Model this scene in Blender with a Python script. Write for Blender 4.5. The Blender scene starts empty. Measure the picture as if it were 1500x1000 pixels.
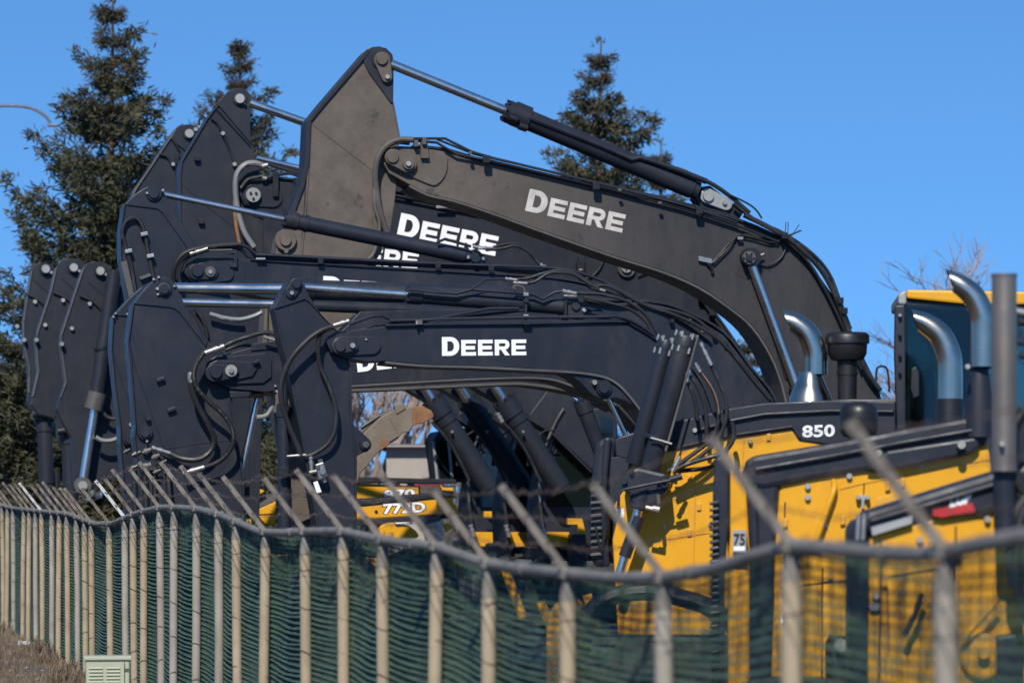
import bpy, bmesh, math, random
from mathutils import Vector, Matrix, noise
from mathutils.geometry import tessellate_polygon
random.seed(7)
R = math.radians
SC = bpy.context.scene
COL = SC.collection

# ------------------------------------------------------------------ camera
F, HY, CZ = 5000.0, 735.0, 2.05          # focal length in photo pixels, horizon row, eye height
cd = bpy.data.cameras.new('camera'); cam = bpy.data.objects.new('camera', cd); COL.objects.link(cam)
cd.sensor_width = 36; cd.lens = F / 1500 * 36
cd.shift_y = (HY - 500) / 1500
cam.location = (0, 0, CZ); cam.rotation_euler = (R(90), 0, 0)
cd.clip_start = .5; cd.clip_end = 3000
cd.dof.use_dof = True; cd.dof.focus_distance = 37.0; cd.dof.aperture_fstop = 2.7; cd.dof.aperture_blades = 9
SC.camera = cam

# ------------------------------------------------------------------ light
SD = Vector((0.12, 0.72, -0.62)).normalized()      # the way sunlight travels
elev = math.asin(-SD.z)
w = bpy.data.worlds.new('World'); SC.world = w; w.use_nodes = True
nt = w.node_tree; bg = nt.nodes['Background']
sky = nt.nodes.new('ShaderNodeTexSky'); sky.sky_type = 'NISHITA'; sky.sun_disc = False
sky.sun_elevation = elev; sky.sun_rotation = math.atan2(-SD.x, -SD.y)
sky.air_density = 1.0; sky.dust_density = 0.0; sky.ozone_density = 3.0; sky.altitude = 600
tcw = nt.nodes.new('ShaderNodeTexCoord'); mpw = nt.nodes.new('ShaderNodeMapping'); mpw.inputs['Location'].default_value = (0, 0, .23)
nt.links.new(tcw.outputs['Generated'], mpw.inputs[0]); nt.links.new(mpw.outputs[0], sky.inputs[0])
tint = nt.nodes.new('ShaderNodeMix'); tint.data_type = 'RGBA'; tint.blend_type = 'MULTIPLY'
tint.inputs[0].default_value = 1; tint.inputs[7].default_value = (0.59, 1.0, 1.27, 1)
nt.links.new(sky.outputs[0], tint.inputs[6]); nt.links.new(tint.outputs[2], bg.inputs[0])
bg.inputs[1].default_value = 0.143
sl = bpy.data.lights.new('sun', 'SUN'); so = bpy.data.objects.new('sun', sl); COL.objects.link(so)
sl.energy = 4.8; sl.angle = R(.5); sl.color = (1, .94, .85)
so.rotation_euler = SD.to_track_quat('-Z', 'Y').to_euler()
SC.view_settings.view_transform = 'Standard'; SC.view_settings.look = 'None'
SC.view_settings.exposure = 0; SC.view_settings.gamma = 1

# ------------------------------------------------------------------ materials
def newmat(name):
    m = bpy.data.materials.new(name); m.use_nodes = True
    return m, m.node_tree, m.node_tree.nodes['Principled BSDF']
def nz(t, scale, detail=4, rough=.6, stretch=None):
    tc = t.nodes.new('ShaderNodeTexCoord'); n = t.nodes.new('ShaderNodeTexNoise')
    n.inputs['Scale'].default_value = scale; n.inputs['Detail'].default_value = detail; n.inputs['Roughness'].default_value = rough
    if stretch:
        mp = t.nodes.new('ShaderNodeMapping'); mp.inputs['Scale'].default_value = stretch
        t.links.new(tc.outputs['Object'], mp.inputs[0]); t.links.new(mp.outputs[0], n.inputs[0])
    else: t.links.new(tc.outputs['Object'], n.inputs[0])
    return n.outputs[0]
def ramp(t, src, stops):
    r = t.nodes.new('ShaderNodeValToRGB'); e = r.color_ramp.elements
    while len(e) < len(stops): e.new(.5)
    for i, (p, c) in enumerate(stops):
        e[i].position = p; e[i].color = (c if len(c) == 4 else (*c, 1)) if not isinstance(c, float) else (c, c, c, 1)
    t.links.new(src, r.inputs[0]); return r.outputs[0]
def mixc(t, fac, a, b):
    m = t.nodes.new('ShaderNodeMix'); m.data_type = 'RGBA'
    t.links.new(fac, m.inputs[0])
    for v, k in ((a, 6), (b, 7)):
        if isinstance(v, tuple): m.inputs[k].default_value = (*v, 1)
        else: t.links.new(v, m.inputs[k])
    return m.outputs[2]
def bump(t, b, src, strength, dist=.01):
    n = t.nodes.new('ShaderNodeBump'); n.inputs['Strength'].default_value = strength; n.inputs['Distance'].default_value = dist
    t.links.new(src, n.inputs['Height']); t.links.new(n.outputs[0], b.inputs['Normal'])
def paint(name, c0, c1, rough=.4, metal=0, speck=None, spd=.72, dirt=None, coat=0, sc=1.6, bmp=0, rv=.12, spec=.5, wav=0):
    m, t, b = newmat(name)
    col = ramp(t, nz(t, sc, 6, .65), [(.3, c0), (.7, c1)])
    if dirt: col = mixc(t, ramp(t, nz(t, 2.3, 8, .7, (1, 1, .35)), [(.52, 0.0), (.78, .8)]), col, dirt)
    if speck: col = mixc(t, ramp(t, nz(t, 38, 2, .5), [(spd, 0.0), (spd + .03, 1.0)]), col, speck)
    t.links.new(col, b.inputs['Base Color'])
    t.links.new(ramp(t, nz(t, 5, 5), [(.3, rough - rv), (.7, rough + rv)]), b.inputs['Roughness'])
    b.inputs['Metallic'].default_value = metal
    b.inputs['Coat Weight'].default_value = coat; b.inputs['Coat Roughness'].default_value = .15
    b.inputs['Specular IOR Level'].default_value = spec
    if bmp: bump(t, b, nz(t, 30, 4), bmp)
    elif wav: bump(t, b, nz(t, 1.3, 3, .5), wav, .03)
    return m
M = {}
M['charcoal'] = paint('charcoal_paint', (.0145, .017, .025), (.021, .0245, .034), .44, speck=(.10, .10, .11), spd=.785, dirt=(.050, .047, .045), spec=.30, wav=.25, rv=.08)
M['charcoal_far'] = paint('charcoal_paint_even', (.0145, .017, .024), (.021, .024, .032), .50, dirt=(.046, .043, .041), spec=.30, wav=.25, rv=.08)
M['charcoal_clean'] = paint('charcoal_paint_clean', (.013, .016, .024), (.018, .021, .030), .50, spec=.35, wav=.2)
M['black'] = paint('black_paint', (.007, .007, .008), (.012, .012, .013), .45)
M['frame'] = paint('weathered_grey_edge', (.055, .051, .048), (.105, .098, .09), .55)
M['hose'] = paint('black_rubber', (.012, .012, .012), (.026, .025, .023), .5)
M['dustyhose'] = paint('dusty_rubber', (.07, .062, .052), (.12, .105, .09), .7)
M['greyhose'] = paint('grey_sleeved_hose', (.16, .16, .155), (.24, .24, .23), .5)
M['chrome'] = paint('chrome_rod', (.62, .58, .53), (.72, .69, .64), .26, metal=1, rv=.05)
M['steel'] = paint('zinc_fitting', (.32, .31, .285), (.46, .44, .41), .45, metal=.8)
M['pin'] = paint('pale_pin_head', (.26, .26, .24), (.38, .37, .34), .5, metal=.3)
M['stack'] = paint('polished_exhaust', (.40, .35, .28), (.54, .48, .40), .24, metal=1, rv=.06)
M['pipe'] = paint('brown_steel_pipe', (.16, .135, .11), (.26, .22, .18), .42, metal=.6, bmp=.1)
M['yellow'] = paint('yellow_paint', (.66, .312, .012), (.71, .348, .015),   .40, spec=.3, wav=.15, dirt=(.52, .27, .04), rv=.06)
M['yellow_dark'] = paint('yellow_paint_worn', (.55, .27, .02), (.68, .34, .03), .5, dirt=(.25, .17, .07))
M['white'] = paint('white_decal', (.82, .82, .82), (.88, .88, .88), .45)
M['dustywhite'] = paint('dusty_white_decal', (.42, .38, .33), (.62, .58, .52), .6, sc=5)
M['red'] = paint('red_decal', (.45, .02, .02), (.5, .03, .03), .45)
M['darkred'] = paint('dull_red_paint', (.16, .02, .02), (.20, .03, .03), .4)
M['greypanel'] = paint('grey_panel', (.25, .26, .26), (.34, .35, .35), .5)
M['rust'] = paint('rusty_steel', (.16, .075, .035), (.30, .15, .07), .8, sc=8, bmp=.3)
M['amber'] = paint('amber_lamp', (.8, .3, .02), (.8, .35, .03), .3)
M['post'] = paint('beige_post_paint', (.28, .22, .14), (.41, .33, .22), .7, dirt=(.15, .12, .085), sc=3)
M['post_grey'] = paint('pale_grey_post_paint', (.25, .22, .175), (.36, .325, .265), .7, dirt=(.14, .12, .095), sc=3)
M['arm'] = paint('rusty_brown_angle_iron', (.13, .11, .09), (.24, .21, .175), .7, sc=6)
M['armlight'] = paint('galvanised_angle_iron', (.5, .5, .5), (.6, .6, .6), .5)
M['rail'] = paint('weathered_top_rail', (.13, .115, .095), (.24, .22, .185), .65, sc=5)
M['wire'] = paint('rusty_wire', (.07, .045, .032), (.13, .085, .06), .7)
M['net'] = paint('green_netting', (.036, .070, .036), (.082, .134, .074), .6, sc=4)
M['netdark'] = paint('dark_green_netting', (.012, .036, .026), (.024, .062, .046), .6, sc=4)
M['box'] = paint('sage_cabinet_paint', (.36, .38, .27), (.42, .44, .32), .5)
M['trackm'] = paint('track_steel', (.025, .023, .022), (.055, .05, .045), .65)
M['wall'] = paint('beige_stucco', (.33, .29, .25), (.38, .34, .30), .8)
M['roofm'] = paint('brown_shingle', (.10, .085, .08), (.15, .13, .12), .8)
M['bark'] = paint('grey_brown_bark', (.09, .07, .055), (.16, .13, .105), .9, sc=6, bmp=.4)
M['twig'] = paint('bare_twig', (.20, .155, .13), (.28, .22, .19), .9)
M['litter'] = paint('white_litter', (.6, .6, .58), (.75, .75, .72), .6)
M['lampgrey'] = paint('lamp_post_grey', (.09, .09, .095), (.13, .13, .14), .5)
M['tan'] = paint('tan_dusted_steel', (.13, .105, .08), (.21, .175, .14), .75, sc=3, bmp=.2, dirt=(.09, .07, .055))
def glassmat():
    m, t, b = newmat('tinted_cab_glass')
    t.nodes.remove(b); out = t.nodes['Material Output']
    g = t.nodes.new('ShaderNodeBsdfGlossy'); g.inputs[0].default_value = (.8, .9, .95, 1); g.inputs['Roughness'].default_value = .05
    tr = t.nodes.new('ShaderNodeBsdfTransparent'); tr.inputs[0].default_value = (.32, .42, .37, 1)
    fr = t.nodes.new('ShaderNodeFresnel'); fr.inputs[0].default_value = 1.5
    mx = t.nodes.new('ShaderNodeMixShader')
    t.links.new(fr.outputs[0], mx.inputs[0]); t.links.new(tr.outputs[0], mx.inputs[1]); t.links.new(g.outputs[0], mx.inputs[2]); t.links.new(mx.outputs[0], out.inputs[0])
    return m
M['glass'] = glassmat()
M['glassdark'] = paint('dark_cab_glass', (.004, .008, .009), (.006, .012, .012), .08, rv=.03)
# dusty machine: tan dust that thins out along the boom, dark mud spots
def dustmat(x0, x1, name):
    m, t, b = newmat(name)
    tc = t.nodes.new('ShaderNodeTexCoord'); sx = t.nodes.new('ShaderNodeSeparateXYZ'); t.links.new(tc.outputs['Object'], sx.inputs[0])
    mr = t.nodes.new('ShaderNodeMapRange'); mr.inputs[1].default_value = x0; mr.inputs[2].default_value = x1
    t.links.new(sx.outputs[0], mr.inputs[0])
    ad = t.nodes.new('ShaderNodeMath'); ad.operation = 'ADD'
    n1 = nz(t, 1.6, 7, .7); sb = t.nodes.new('ShaderNodeMath'); sb.operation = 'MULTIPLY_ADD'; sb.inputs[1].default_value = .9; sb.inputs[2].default_value = -.45
    t.links.new(n1, sb.inputs[0]); t.links.new(mr.outputs[0], ad.inputs[0]); t.links.new(sb.outputs[0], ad.inputs[1])
    fac = ramp(t, ad.outputs[0], [(0, .0), (1, 1.0)])
    tan = ramp(t, nz(t, 3.2, 7, .7), [(.28, (.062, .046, .034)), (.72, (.140, .112, .088))])
    tan = mixc(t, ramp(t, nz(t, 4.5, 2, .5), [(.66, 0.0), (.69, .85)]), tan, (.045, .037, .03))
    tan = mixc(t, ramp(t, nz(t, 14, 3, .6), [(.66, 0.0), (.74, .5)]), tan, (.20, .17, .14))
    dark = ramp(t, nz(t, 4, 8, .75, (1, 1, .2)), [(.35, (.015, .015, .018)), (.78, (.040, .037, .036))])
    dark = mixc(t, ramp(t, nz(t, 11, 3, .6, (1, 1, .5)), [(.66, 0.0), (.69, .8)]), dark, (.014, .013, .013))
    t.links.new(mixc(t, fac, tan, dark), b.inputs['Base Color']); b.inputs['Roughness'].default_value = .68
    bump(t, b, nz(t, 22, 5), .15)
    return m

# ------------------------------------------------------------------ mesh helpers
class Plane:
    """a vertical plane through the machine's near side; turned by th about the vertical"""
    def __init__(s, px0, D, th):
        s.t = Vector((math.cos(th), math.sin(th), 0)); s.n = Vector((math.sin(th), -math.cos(th), 0))
        s.P0 = Vector(((px0 - 750) / F * D, D, 0)); s.c = s.P0.dot(s.n)
    def k(s, px, off=0):
        a = (px - 750) / F
        return (s.c + off) / (a * s.n.x + s.n.y)
    def p(s, px, py, off=0):
        k = s.k(px, off)
        return Vector((k * (px - 750) / F, k, CZ + k * (HY - py) / F))
    def m(s, px, rpx): return rpx * s.k(px) / F
    def py(s, px, z): return HY - (z - CZ) * F / s.k(px)
def link(name, me, mat, parent=None, bevel=0, smooth=None, kind=None, label=None, origin=None):
    o = bpy.data.objects.new(name, me); COL.objects.link(o)
    if mat: me.materials.append(M[mat] if isinstance(mat, str) else mat)
    if parent is not None: o.parent = parent
    if smooth is not None:
        for p in me.polygons: p.use_smooth = True
        try: me.set_sharp_from_angle(angle=R(smooth))
        except Exception: pass
    if bevel:
        b = o.modifiers.new('bevel', 'BEVEL'); b.width = bevel; b.segments = 2; b.limit_method = 'ANGLE'; b.angle_limit = R(35)
        b.harden_normals = False
    if kind: o['kind'] = kind
    if label: o['label'] = label
    return o
class Thing:
    def __init__(s, name, label, cat, loc, group=None, kind=None):
        s.o = bpy.data.objects.new(name, None); COL.objects.link(s.o); s.o.location = loc
        s.o.empty_display_size = .3
        s.o['label'] = label; s.o['category'] = cat
        if group: s.o['group'] = group
        s.L = Vector(loc)
    def mesh(s, name, vs, fs, mat, sub=None, **kw):
        me = bpy.data.meshes.new(name); me.from_pydata([Vector(v) - s.L for v in vs], [], fs); me.update()
        return link(name, me, mat, sub or s.o, **kw)
def outward(vs, fs):
    bm = bmesh.new(); V = [bm.verts.new(v) for v in vs]
    for f in fs:
        try: bm.faces.new([V[i] for i in f])
        except Exception: pass
    bmesh.ops.recalc_face_normals(bm, faces=bm.faces)
    me = bpy.data.meshes.new('m'); bm.to_mesh(me); bm.free(); return me
def prism_data(pl, pts, off, th):
    n = len(pts); a = [pl.p(x, y, off) for x, y in pts]; b = [v - pl.n * th for v in a]
    fs = [list(range(n)), list(range(2 * n - 1, n - 1, -1))] + [[i, n + i, n + (i + 1) % n, (i + 1) % n] for i in range(n)]
    return a + b, fs
def sm(pts, n=4, closed=False):
    """Catmull-Rom through points of any dimension"""
    P = [Vector(p) for p in pts]; out = []; N = len(P)
    for i in range(N if closed else N - 1):
        g = (lambda j: P[j % N]) if closed else (lambda j: P[min(max(j, 0), N - 1)])
        p0, p1, p2, p3 = g(i - 1), g(i), g(i + 1), g(i + 2)
        for k in range(n):
            u = k / n
            out.append(.5 * ((2 * p1) + (p2 - p0) * u + (2 * p0 - 5 * p1 + 4 * p2 - p3) * u * u + (3 * p1 - p0 - 3 * p2 + p3) * u ** 3))
    if not closed: out.append(P[-1])
    return [tuple(v) for v in out]
def prism(T, name, pl, pts, off, th, mat, bevel=.008, sub=None, **kw):
    vs, fs = prism_data(pl, pts, off, th); me = outward([v - T.L for v in vs], fs); me.name = name
    return link(name, me, mat, sub or T.o, bevel=bevel, **kw)
def strip(T, name, pl, pts, t, off, th, mat, bevel=.004, sub=None, **kw):
    """a flange that follows an edge: the polyline thickened by t pixels to its right-hand side"""
    n = len(pts); inner = []
    for i in range(n):
        a = Vector(pts[max(i - 1, 0)]); b = Vector(pts[min(i + 1, n - 1)]); d = (b - a).normalized()
        inner.append((pts[i][0] - d.y * t, pts[i][1] + d.x * t))
    vs = []; fs = []
    for p, q in zip(pts, inner):
        A = pl.p(*p, off); B = pl.p(*q, off); vs += [A, B, B - pl.n * th, A - pl.n * th]
    for i in range(n - 1):
        for k in range(4): fs.append([4 * i + k, 4 * i + (k + 1) % 4, 4 * i + 4 + (k + 1) % 4, 4 * i + 4 + k])
    fs += [[0, 1, 2, 3], [4 * n - 4, 4 * n - 3, 4 * n - 2, 4 * n - 1]]
    me = outward([v - T.L for v in vs], fs); me.name = name
    return link(name, me, mat, sub or T.o, bevel=bevel, **kw)
def tube_data(P, Rr, sides=10, cap=True):
    vs = []; fs = []; n = len(P); P = [Vector(p) for p in P]
    if not hasattr(Rr, '__len__'): Rr = [Rr] * n
    prev = None
    for i in range(n):
        d = (P[min(i + 1, n - 1)] - P[max(i - 1, 0)])
        if d.length < 1e-9: d = Vector((0, 0, 1))
        d.normalize()
        if prev is None:
            u = d.cross(Vector((0, 1, 0)) if abs(d.y) < .9 else Vector((1, 0, 0))).normalized()
        else:
            u = (prev - d * prev.dot(d)).normalized()
        prev = u; v = d.cross(u)
        for k in range(sides):
            a = 2 * math.pi * k / sides; vs.append(P[i] + (u * math.cos(a) + v * math.sin(a)) * Rr[i])
    for i in range(n - 1):
        for k in range(sides):
            fs.append([i * sides + k, i * sides + (k + 1) % sides, (i + 1) * sides + (k + 1) % sides, (i + 1) * sides + k])
    if cap: fs += [list(range(sides))[::-1], list(range((n - 1) * sides, n * sides))]
    return vs, fs
def tube(T, name, P, r, mat, sides=10, sub=None, **kw):
    vs, fs = tube_data(P, r, sides); return T.mesh(name, vs, fs, mat, sub, smooth=45, **kw)
def hose(T, pl, pts, rpx, off, mat='hose', name='hose', n=5, sides=8, sub=None, ribs=False, smoothit=True, **kw):
    q = []
    for i, p in enumerate(pts):
        o = off if not hasattr(off, '__len__') else off[i]
        if len(p) == 3: o += p[2]
        q.append(pl.p(p[0], p[1], o))
    q = [Vector(v) for v in (sm(q, n) if smoothit else q)]
    r = pl.m(pts[0][0], rpx)
    if ribs:
        d = [q[0]]
        for a, b in zip(q, q[1:]):
            c = max(2, int((b - a).length / (r * .16)))
            for k in range(1, c + 1): d.append(a.lerp(b, k / c))
        q = d; r = [r * (1.05 if i % 4 < 2 else .86) for i in range(len(q))]
    return tube(T, name, q, r, mat, sides, sub, **kw)
def cyl(T, name, pl, a, b, rpx, off, mat, sides=20, sub=None, prof=None, r2=None, **kw):
    A = pl.p(*a, off); B = pl.p(*b, off); r = pl.m(a[0], rpx); rb = pl.m(b[0], r2) if r2 else r
    if prof:
        P = [A.lerp(B, t) for t, s in prof]; rr = [r * s for t, s in prof]
    else: P = [A, B]; rr = [r, rb]
    # duplicate rings keep the end edges crisp
    vs, fs = tube_data(P, rr, sides); return T.mesh(name, vs, fs, mat, sub, smooth=35, **kw)
def pin(T, name, pl, x, y, rpx, off, h, mat, sub=None, sides=20, dome=.35, **kw):
    """a disc or pin head whose axis points out of the side plate"""
    r = pl.m(x, rpx); c = pl.p(x, y, off)
    P = [c - pl.n * .02, c + pl.n * h * .7, c + pl.n * h, c + pl.n * h, c + pl.n * (h + .001)]
    rr = [r, r, r * (1 - .5 * dome * .4), r * .6, r * .58]
    vs, fs = tube_data([P[0], P[1], P[2]], rr[:3], sides); return T.mesh(name, vs, fs, mat, sub, smooth=30, **kw)
def capsule(a, b, ra, rb=None, n=9):
    rb = rb or ra; A = Vector(a); B = Vector(b); an = math.atan2(B.y - A.y, B.x - A.x); o = []
    for i in range(n + 1): t = an + math.pi / 2 + math.pi * i / n; o.append((A.x + ra * math.cos(t), A.y + ra * math.sin(t)))
    for i in range(n + 1): t = an - math.pi / 2 + math.pi * i / n; o.append((B.x + rb * math.cos(t), B.y + rb * math.sin(t)))
    return o
def circ(x, y, r, n=20): return [(x + r * math.cos(2 * math.pi * i / n), y + r * math.sin(2 * math.pi * i / n)) for i in range(n)]
def box_data(c, sx, sy, sz, rot=0):
    cs, sn = math.cos(rot), math.sin(rot); vs = []
    for dz in (-.5, .5):
        for dx, dy in ((-.5, -.5), (.5, -.5), (.5, .5), (-.5, .5)):
            x, y = dx * sx, dy * sy; vs.append(Vector((c[0] + x * cs - y * sn, c[1] + x * sn + y * cs, c[2] + dz * sz)))
    return vs, [[3, 2, 1, 0], [4, 5, 6, 7], [0, 1, 5, 4], [1, 2, 6, 5], [2, 3, 7, 6], [3, 0, 4, 7]]
# ---- lettering
def rr_arc(cx, cy, rx, ry, a0, a1, n=8): return [(cx + rx * math.cos(a0 + (a1 - a0) * i / n), cy + ry * math.sin(a0 + (a1 - a0) * i / n)) for i in range(n + 1)]
def glyph(ch, w, h, s):
    hp = math.pi / 2
    if ch == 'E':
        m = h * .5
        return [[(0, 0), (w, 0), (w, s), (s * 1.2, s), (s * 1.2, m - s / 2), (w * .93, m - s / 2), (w * .93, m + s / 2), (s * 1.2, m + s / 2), (s * 1.2, h - s), (w, h - s), (w, h), (0, h)]]
    if ch == 'D':
        r = h * .48
        o = [(0, 0)] + rr_arc(w - r, r, r, r, -hp, 0) + rr_arc(w - r, h - r, r, r, 0, hp) + [(0, h)]
        q = s * 1.25; r2 = r - s
        i = [(q, s)] + rr_arc(w - r, s + r2, r2 - q + s, r2, -hp, 0) + rr_arc(w - r, h - s - r2, r2 - q + s, r2, 0, hp) + [(q, h - s)]
        return [o, i[::-1]]
    if ch == 'R':
        q = s * 1.2; b = h * .36; r = (h - b) / 2
        o = [(0, 0), (q, 0), (q, b), (w * .42, b), (w - q * 1.05, 0), (w * 1.02, 0), (w * .72, b)] + rr_arc(w - r, b + r, r, r, -hp * .55, hp) + [(0, h)]
        i = [(q, b + s * .9), (w - r, b + s * .9)] + rr_arc(w - r, b + r, (r - s) * .8, r - s, -hp * .8, hp * .9) + [(w - r, h - s), (q, h - s)]
        return [o, i[::-1]]
def offset_poly(p, d):
    n = len(p); o = []
    for i in range(n):
        a, b, c = Vector(p[i - 1]), Vector(p[i]), Vector(p[(i + 1) % n])
        e1, e2 = (b - a), (c - b)
        if e1.length < 1e-6 or e2.length < 1e-6: o.append(tuple(b)); continue
        e1.normalize(); e2.normalize(); n1 = Vector((e1.y, -e1.x)); n2 = Vector((e2.y, -e2.x)); m = n1 + n2
        if m.length < .2: o.append(tuple(b)); continue
        m.normalize(); o.append(tuple(b + m * d / max(.5, m.dot(n1))))
    return o
def deere(T, pl, x0, y0, x1, y1, hd, he, off, mat='white', outline=True, sub=None):
    """the five letters along the baseline (x0,y0)-(x1,y1), first one taller"""
    L = Vector((x1 - x0, y1 - y0)); W = L.length; dx = L / W; up = Vector((dx.y, -dx.x))
    wd = W * .205; we = W * .175; gap = (W - wd - 4 * we) / 4; x = 0
    for layer, (mm, d, of) in enumerate((('black', 1.5, .001), (mat, 0, .003)) if outline else ((mat, 0, .003),)):
        vs = []; fs = []; x = 0
        for ch, w_, h_ in (('D', wd, hd), ('E', we, he), ('E', we, he), ('R', we, he), ('E', we, he)):
            loops = glyph(ch, w_, h_, h_ * .23)
            if d: loops = [offset_poly(l, d) for l in loops]
            base = len(vs)
            flat = [p for l in loops for p in l]
            for p in flat:
                q = Vector((x0, y0)) + dx * (x + p[0]) + up * p[1]; vs.append(pl.p(q.x, q.y, off + of))
            for tri in tessellate_polygon([[Vector((p[0], p[1], 0)) for p in l] for l in loops]): fs.append([base + i for i in tri])
            x += w_ + gap
        T.mesh('lettering' if mm != 'black' else 'lettering_outline', vs, fs, mm, sub)
def text(T, pl, s, x0, y0, x1, y1, h, off, mat='white', bold=.035, slant=0, name='lettering', outline=False, sub=None):
    for mm, bo, of in (('black', bold + .05, .0), (mat, bold, .003)) if outline else ((mat, bold, .003),):
        cu = bpy.data.curves.new('t', 'FONT'); cu.body = s; cu.offset = bo; cu.size = 1; cu.resolution_u = 3
        ob = bpy.data.objects.new('t', cu); COL.objects.link(ob); bpy.context.view_layer.update()
        me = bpy.data.meshes.new_from_object(ob.evaluated_get(bpy.context.evaluated_depsgraph_get()))
        bpy.data.objects.remove(ob); bpy.data.curves.remove(cu)
        xs = [v.co.x for v in me.vertices]; ys = [v.co.y for v in me.vertices]; a, b, c, d = min(xs), max(xs), min(ys), max(ys)
        L = Vector((x1 - x0, y1 - y0)); up = Vector((0, -1))
        e = 0 if mm != 'black' else .0
        for v in me.vertices:
            u = (v.co.x - a) / (b - a); q = (v.co.y - c) / (d - c)
            if mm == 'black': u = u * 1.04 - .02; q = q * 1.12 - .06
            P = Vector((x0, y0)) + L * u + up * h * q + Vector((slant * q, 0)); v.co = pl.p(P.x, P.y, off + of) - T.L
        me.name = name; link(name if mm != 'black' else 'lettering_outline', me, mm, sub or T.o)

def ground_under(pl, px): 
    p = pl.p(px, 700); return (p.x, p.y, 0)

# ================================================================== the ground
def flat(name, pts, z, mat, kind='structure'):
    me = bpy.data.meshes.new(name); me.from_pydata([(x, y, z) for x, y in pts], [], [list(range(len(pts)))])
    return link(name, me, mat, kind=kind)
m, t, b = newmat('packed_dirt')
col = ramp(t, nz(t, .35, 8, .7), [(.3, (.075, .058, .043)), (.7, (.125, .10, .076))])
col = mixc(t, ramp(t, nz(t, 9, 5, .7), [(.45, 0.0), (.7, .7)]), col, (.12, .10, .075))
t.links.new(col, b.inputs['Base Color']); b.inputs['Roughness'].default_value = .95; bump(t, b, nz(t, 12, 8), .6, .05); M['dirt'] = m
flat('ground', [(-900, -60), (900, -60), (900, 1800), (-900, 1800)], 0, 'dirt')
m, t, b = newmat('yard_gravel')
col = ramp(t, nz(t, 6, 8, .75), [(.3, (.045, .043, .040)), (.7, (.10, .095, .085))])
t.links.new(col, b.inputs['Base Color']); b.inputs['Roughness'].default_value = .95; bump(t, b, nz(t, 30, 6), .5, .03); M['gravel'] = m

# ---- the fence line
FS = -0.21
def fence_pt(px):                      # where the column px of the photo meets the fence line
    Y = F / (.29 * (px + 300)); return Vector((( px - 750) / F * Y, Y, 0))
def fx(Y): return 1.30 + FS * (Y - 10.22)
flat('yard', [(fx(3) + .25, 3), (260, 3), (260, 320), (fx(62) - 60, 320), (fx(62) + .25, 62)], .004, 'gravel')
RAIL = [(-40, 737), (0, 739), (20, 744), (60, 748), (100, 752), (120, 760), (140, 767), (165, 766), (185, 757), (205, 749), (240, 742), (265, 743), (290, 745), (318, 752), (345, 763), (380, 778), (415, 780), (447, 778), (498, 777), (554, 789), (600, 796), (640, 800), (708, 824), (770, 833), (835, 840), (900, 846), (975, 845), (1040, 834), (1100, 815), (1160, 799), (1220, 803), (1280, 809), (1340, 812), (1385, 808), (1440, 796), (1500, 785), (1600, 790), (1720, 800)]
def rail_y(px):
    for (a, ya), (b_, yb) in zip(RAIL, RAIL[1:]):
        if a <= px <= b_: return ya + (yb - ya) * (px - a) / (b_ - a)
    return 740
def rail_z(px): return CZ - (rail_y(px) - HY) * fence_pt(px).y / F
fence = Thing('mesh_fence', 'wavy topped fence of beige pipe posts with green netting and slanted barbed wire arms', 'fence', tuple(fence_pt(640)))
posts = [1720, 1385, 1160, 972, 832, 716, 640, 560, 503, 447, 389, 346, 320, 288, 255, 234, 211, 195, 183, 160, 134, 124, 112, 98, 87, 76, 61, 52, 43, 35, 19, 11, 3, -5]
away = Vector((-.98, FS * .98, 0)).normalized()
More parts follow.
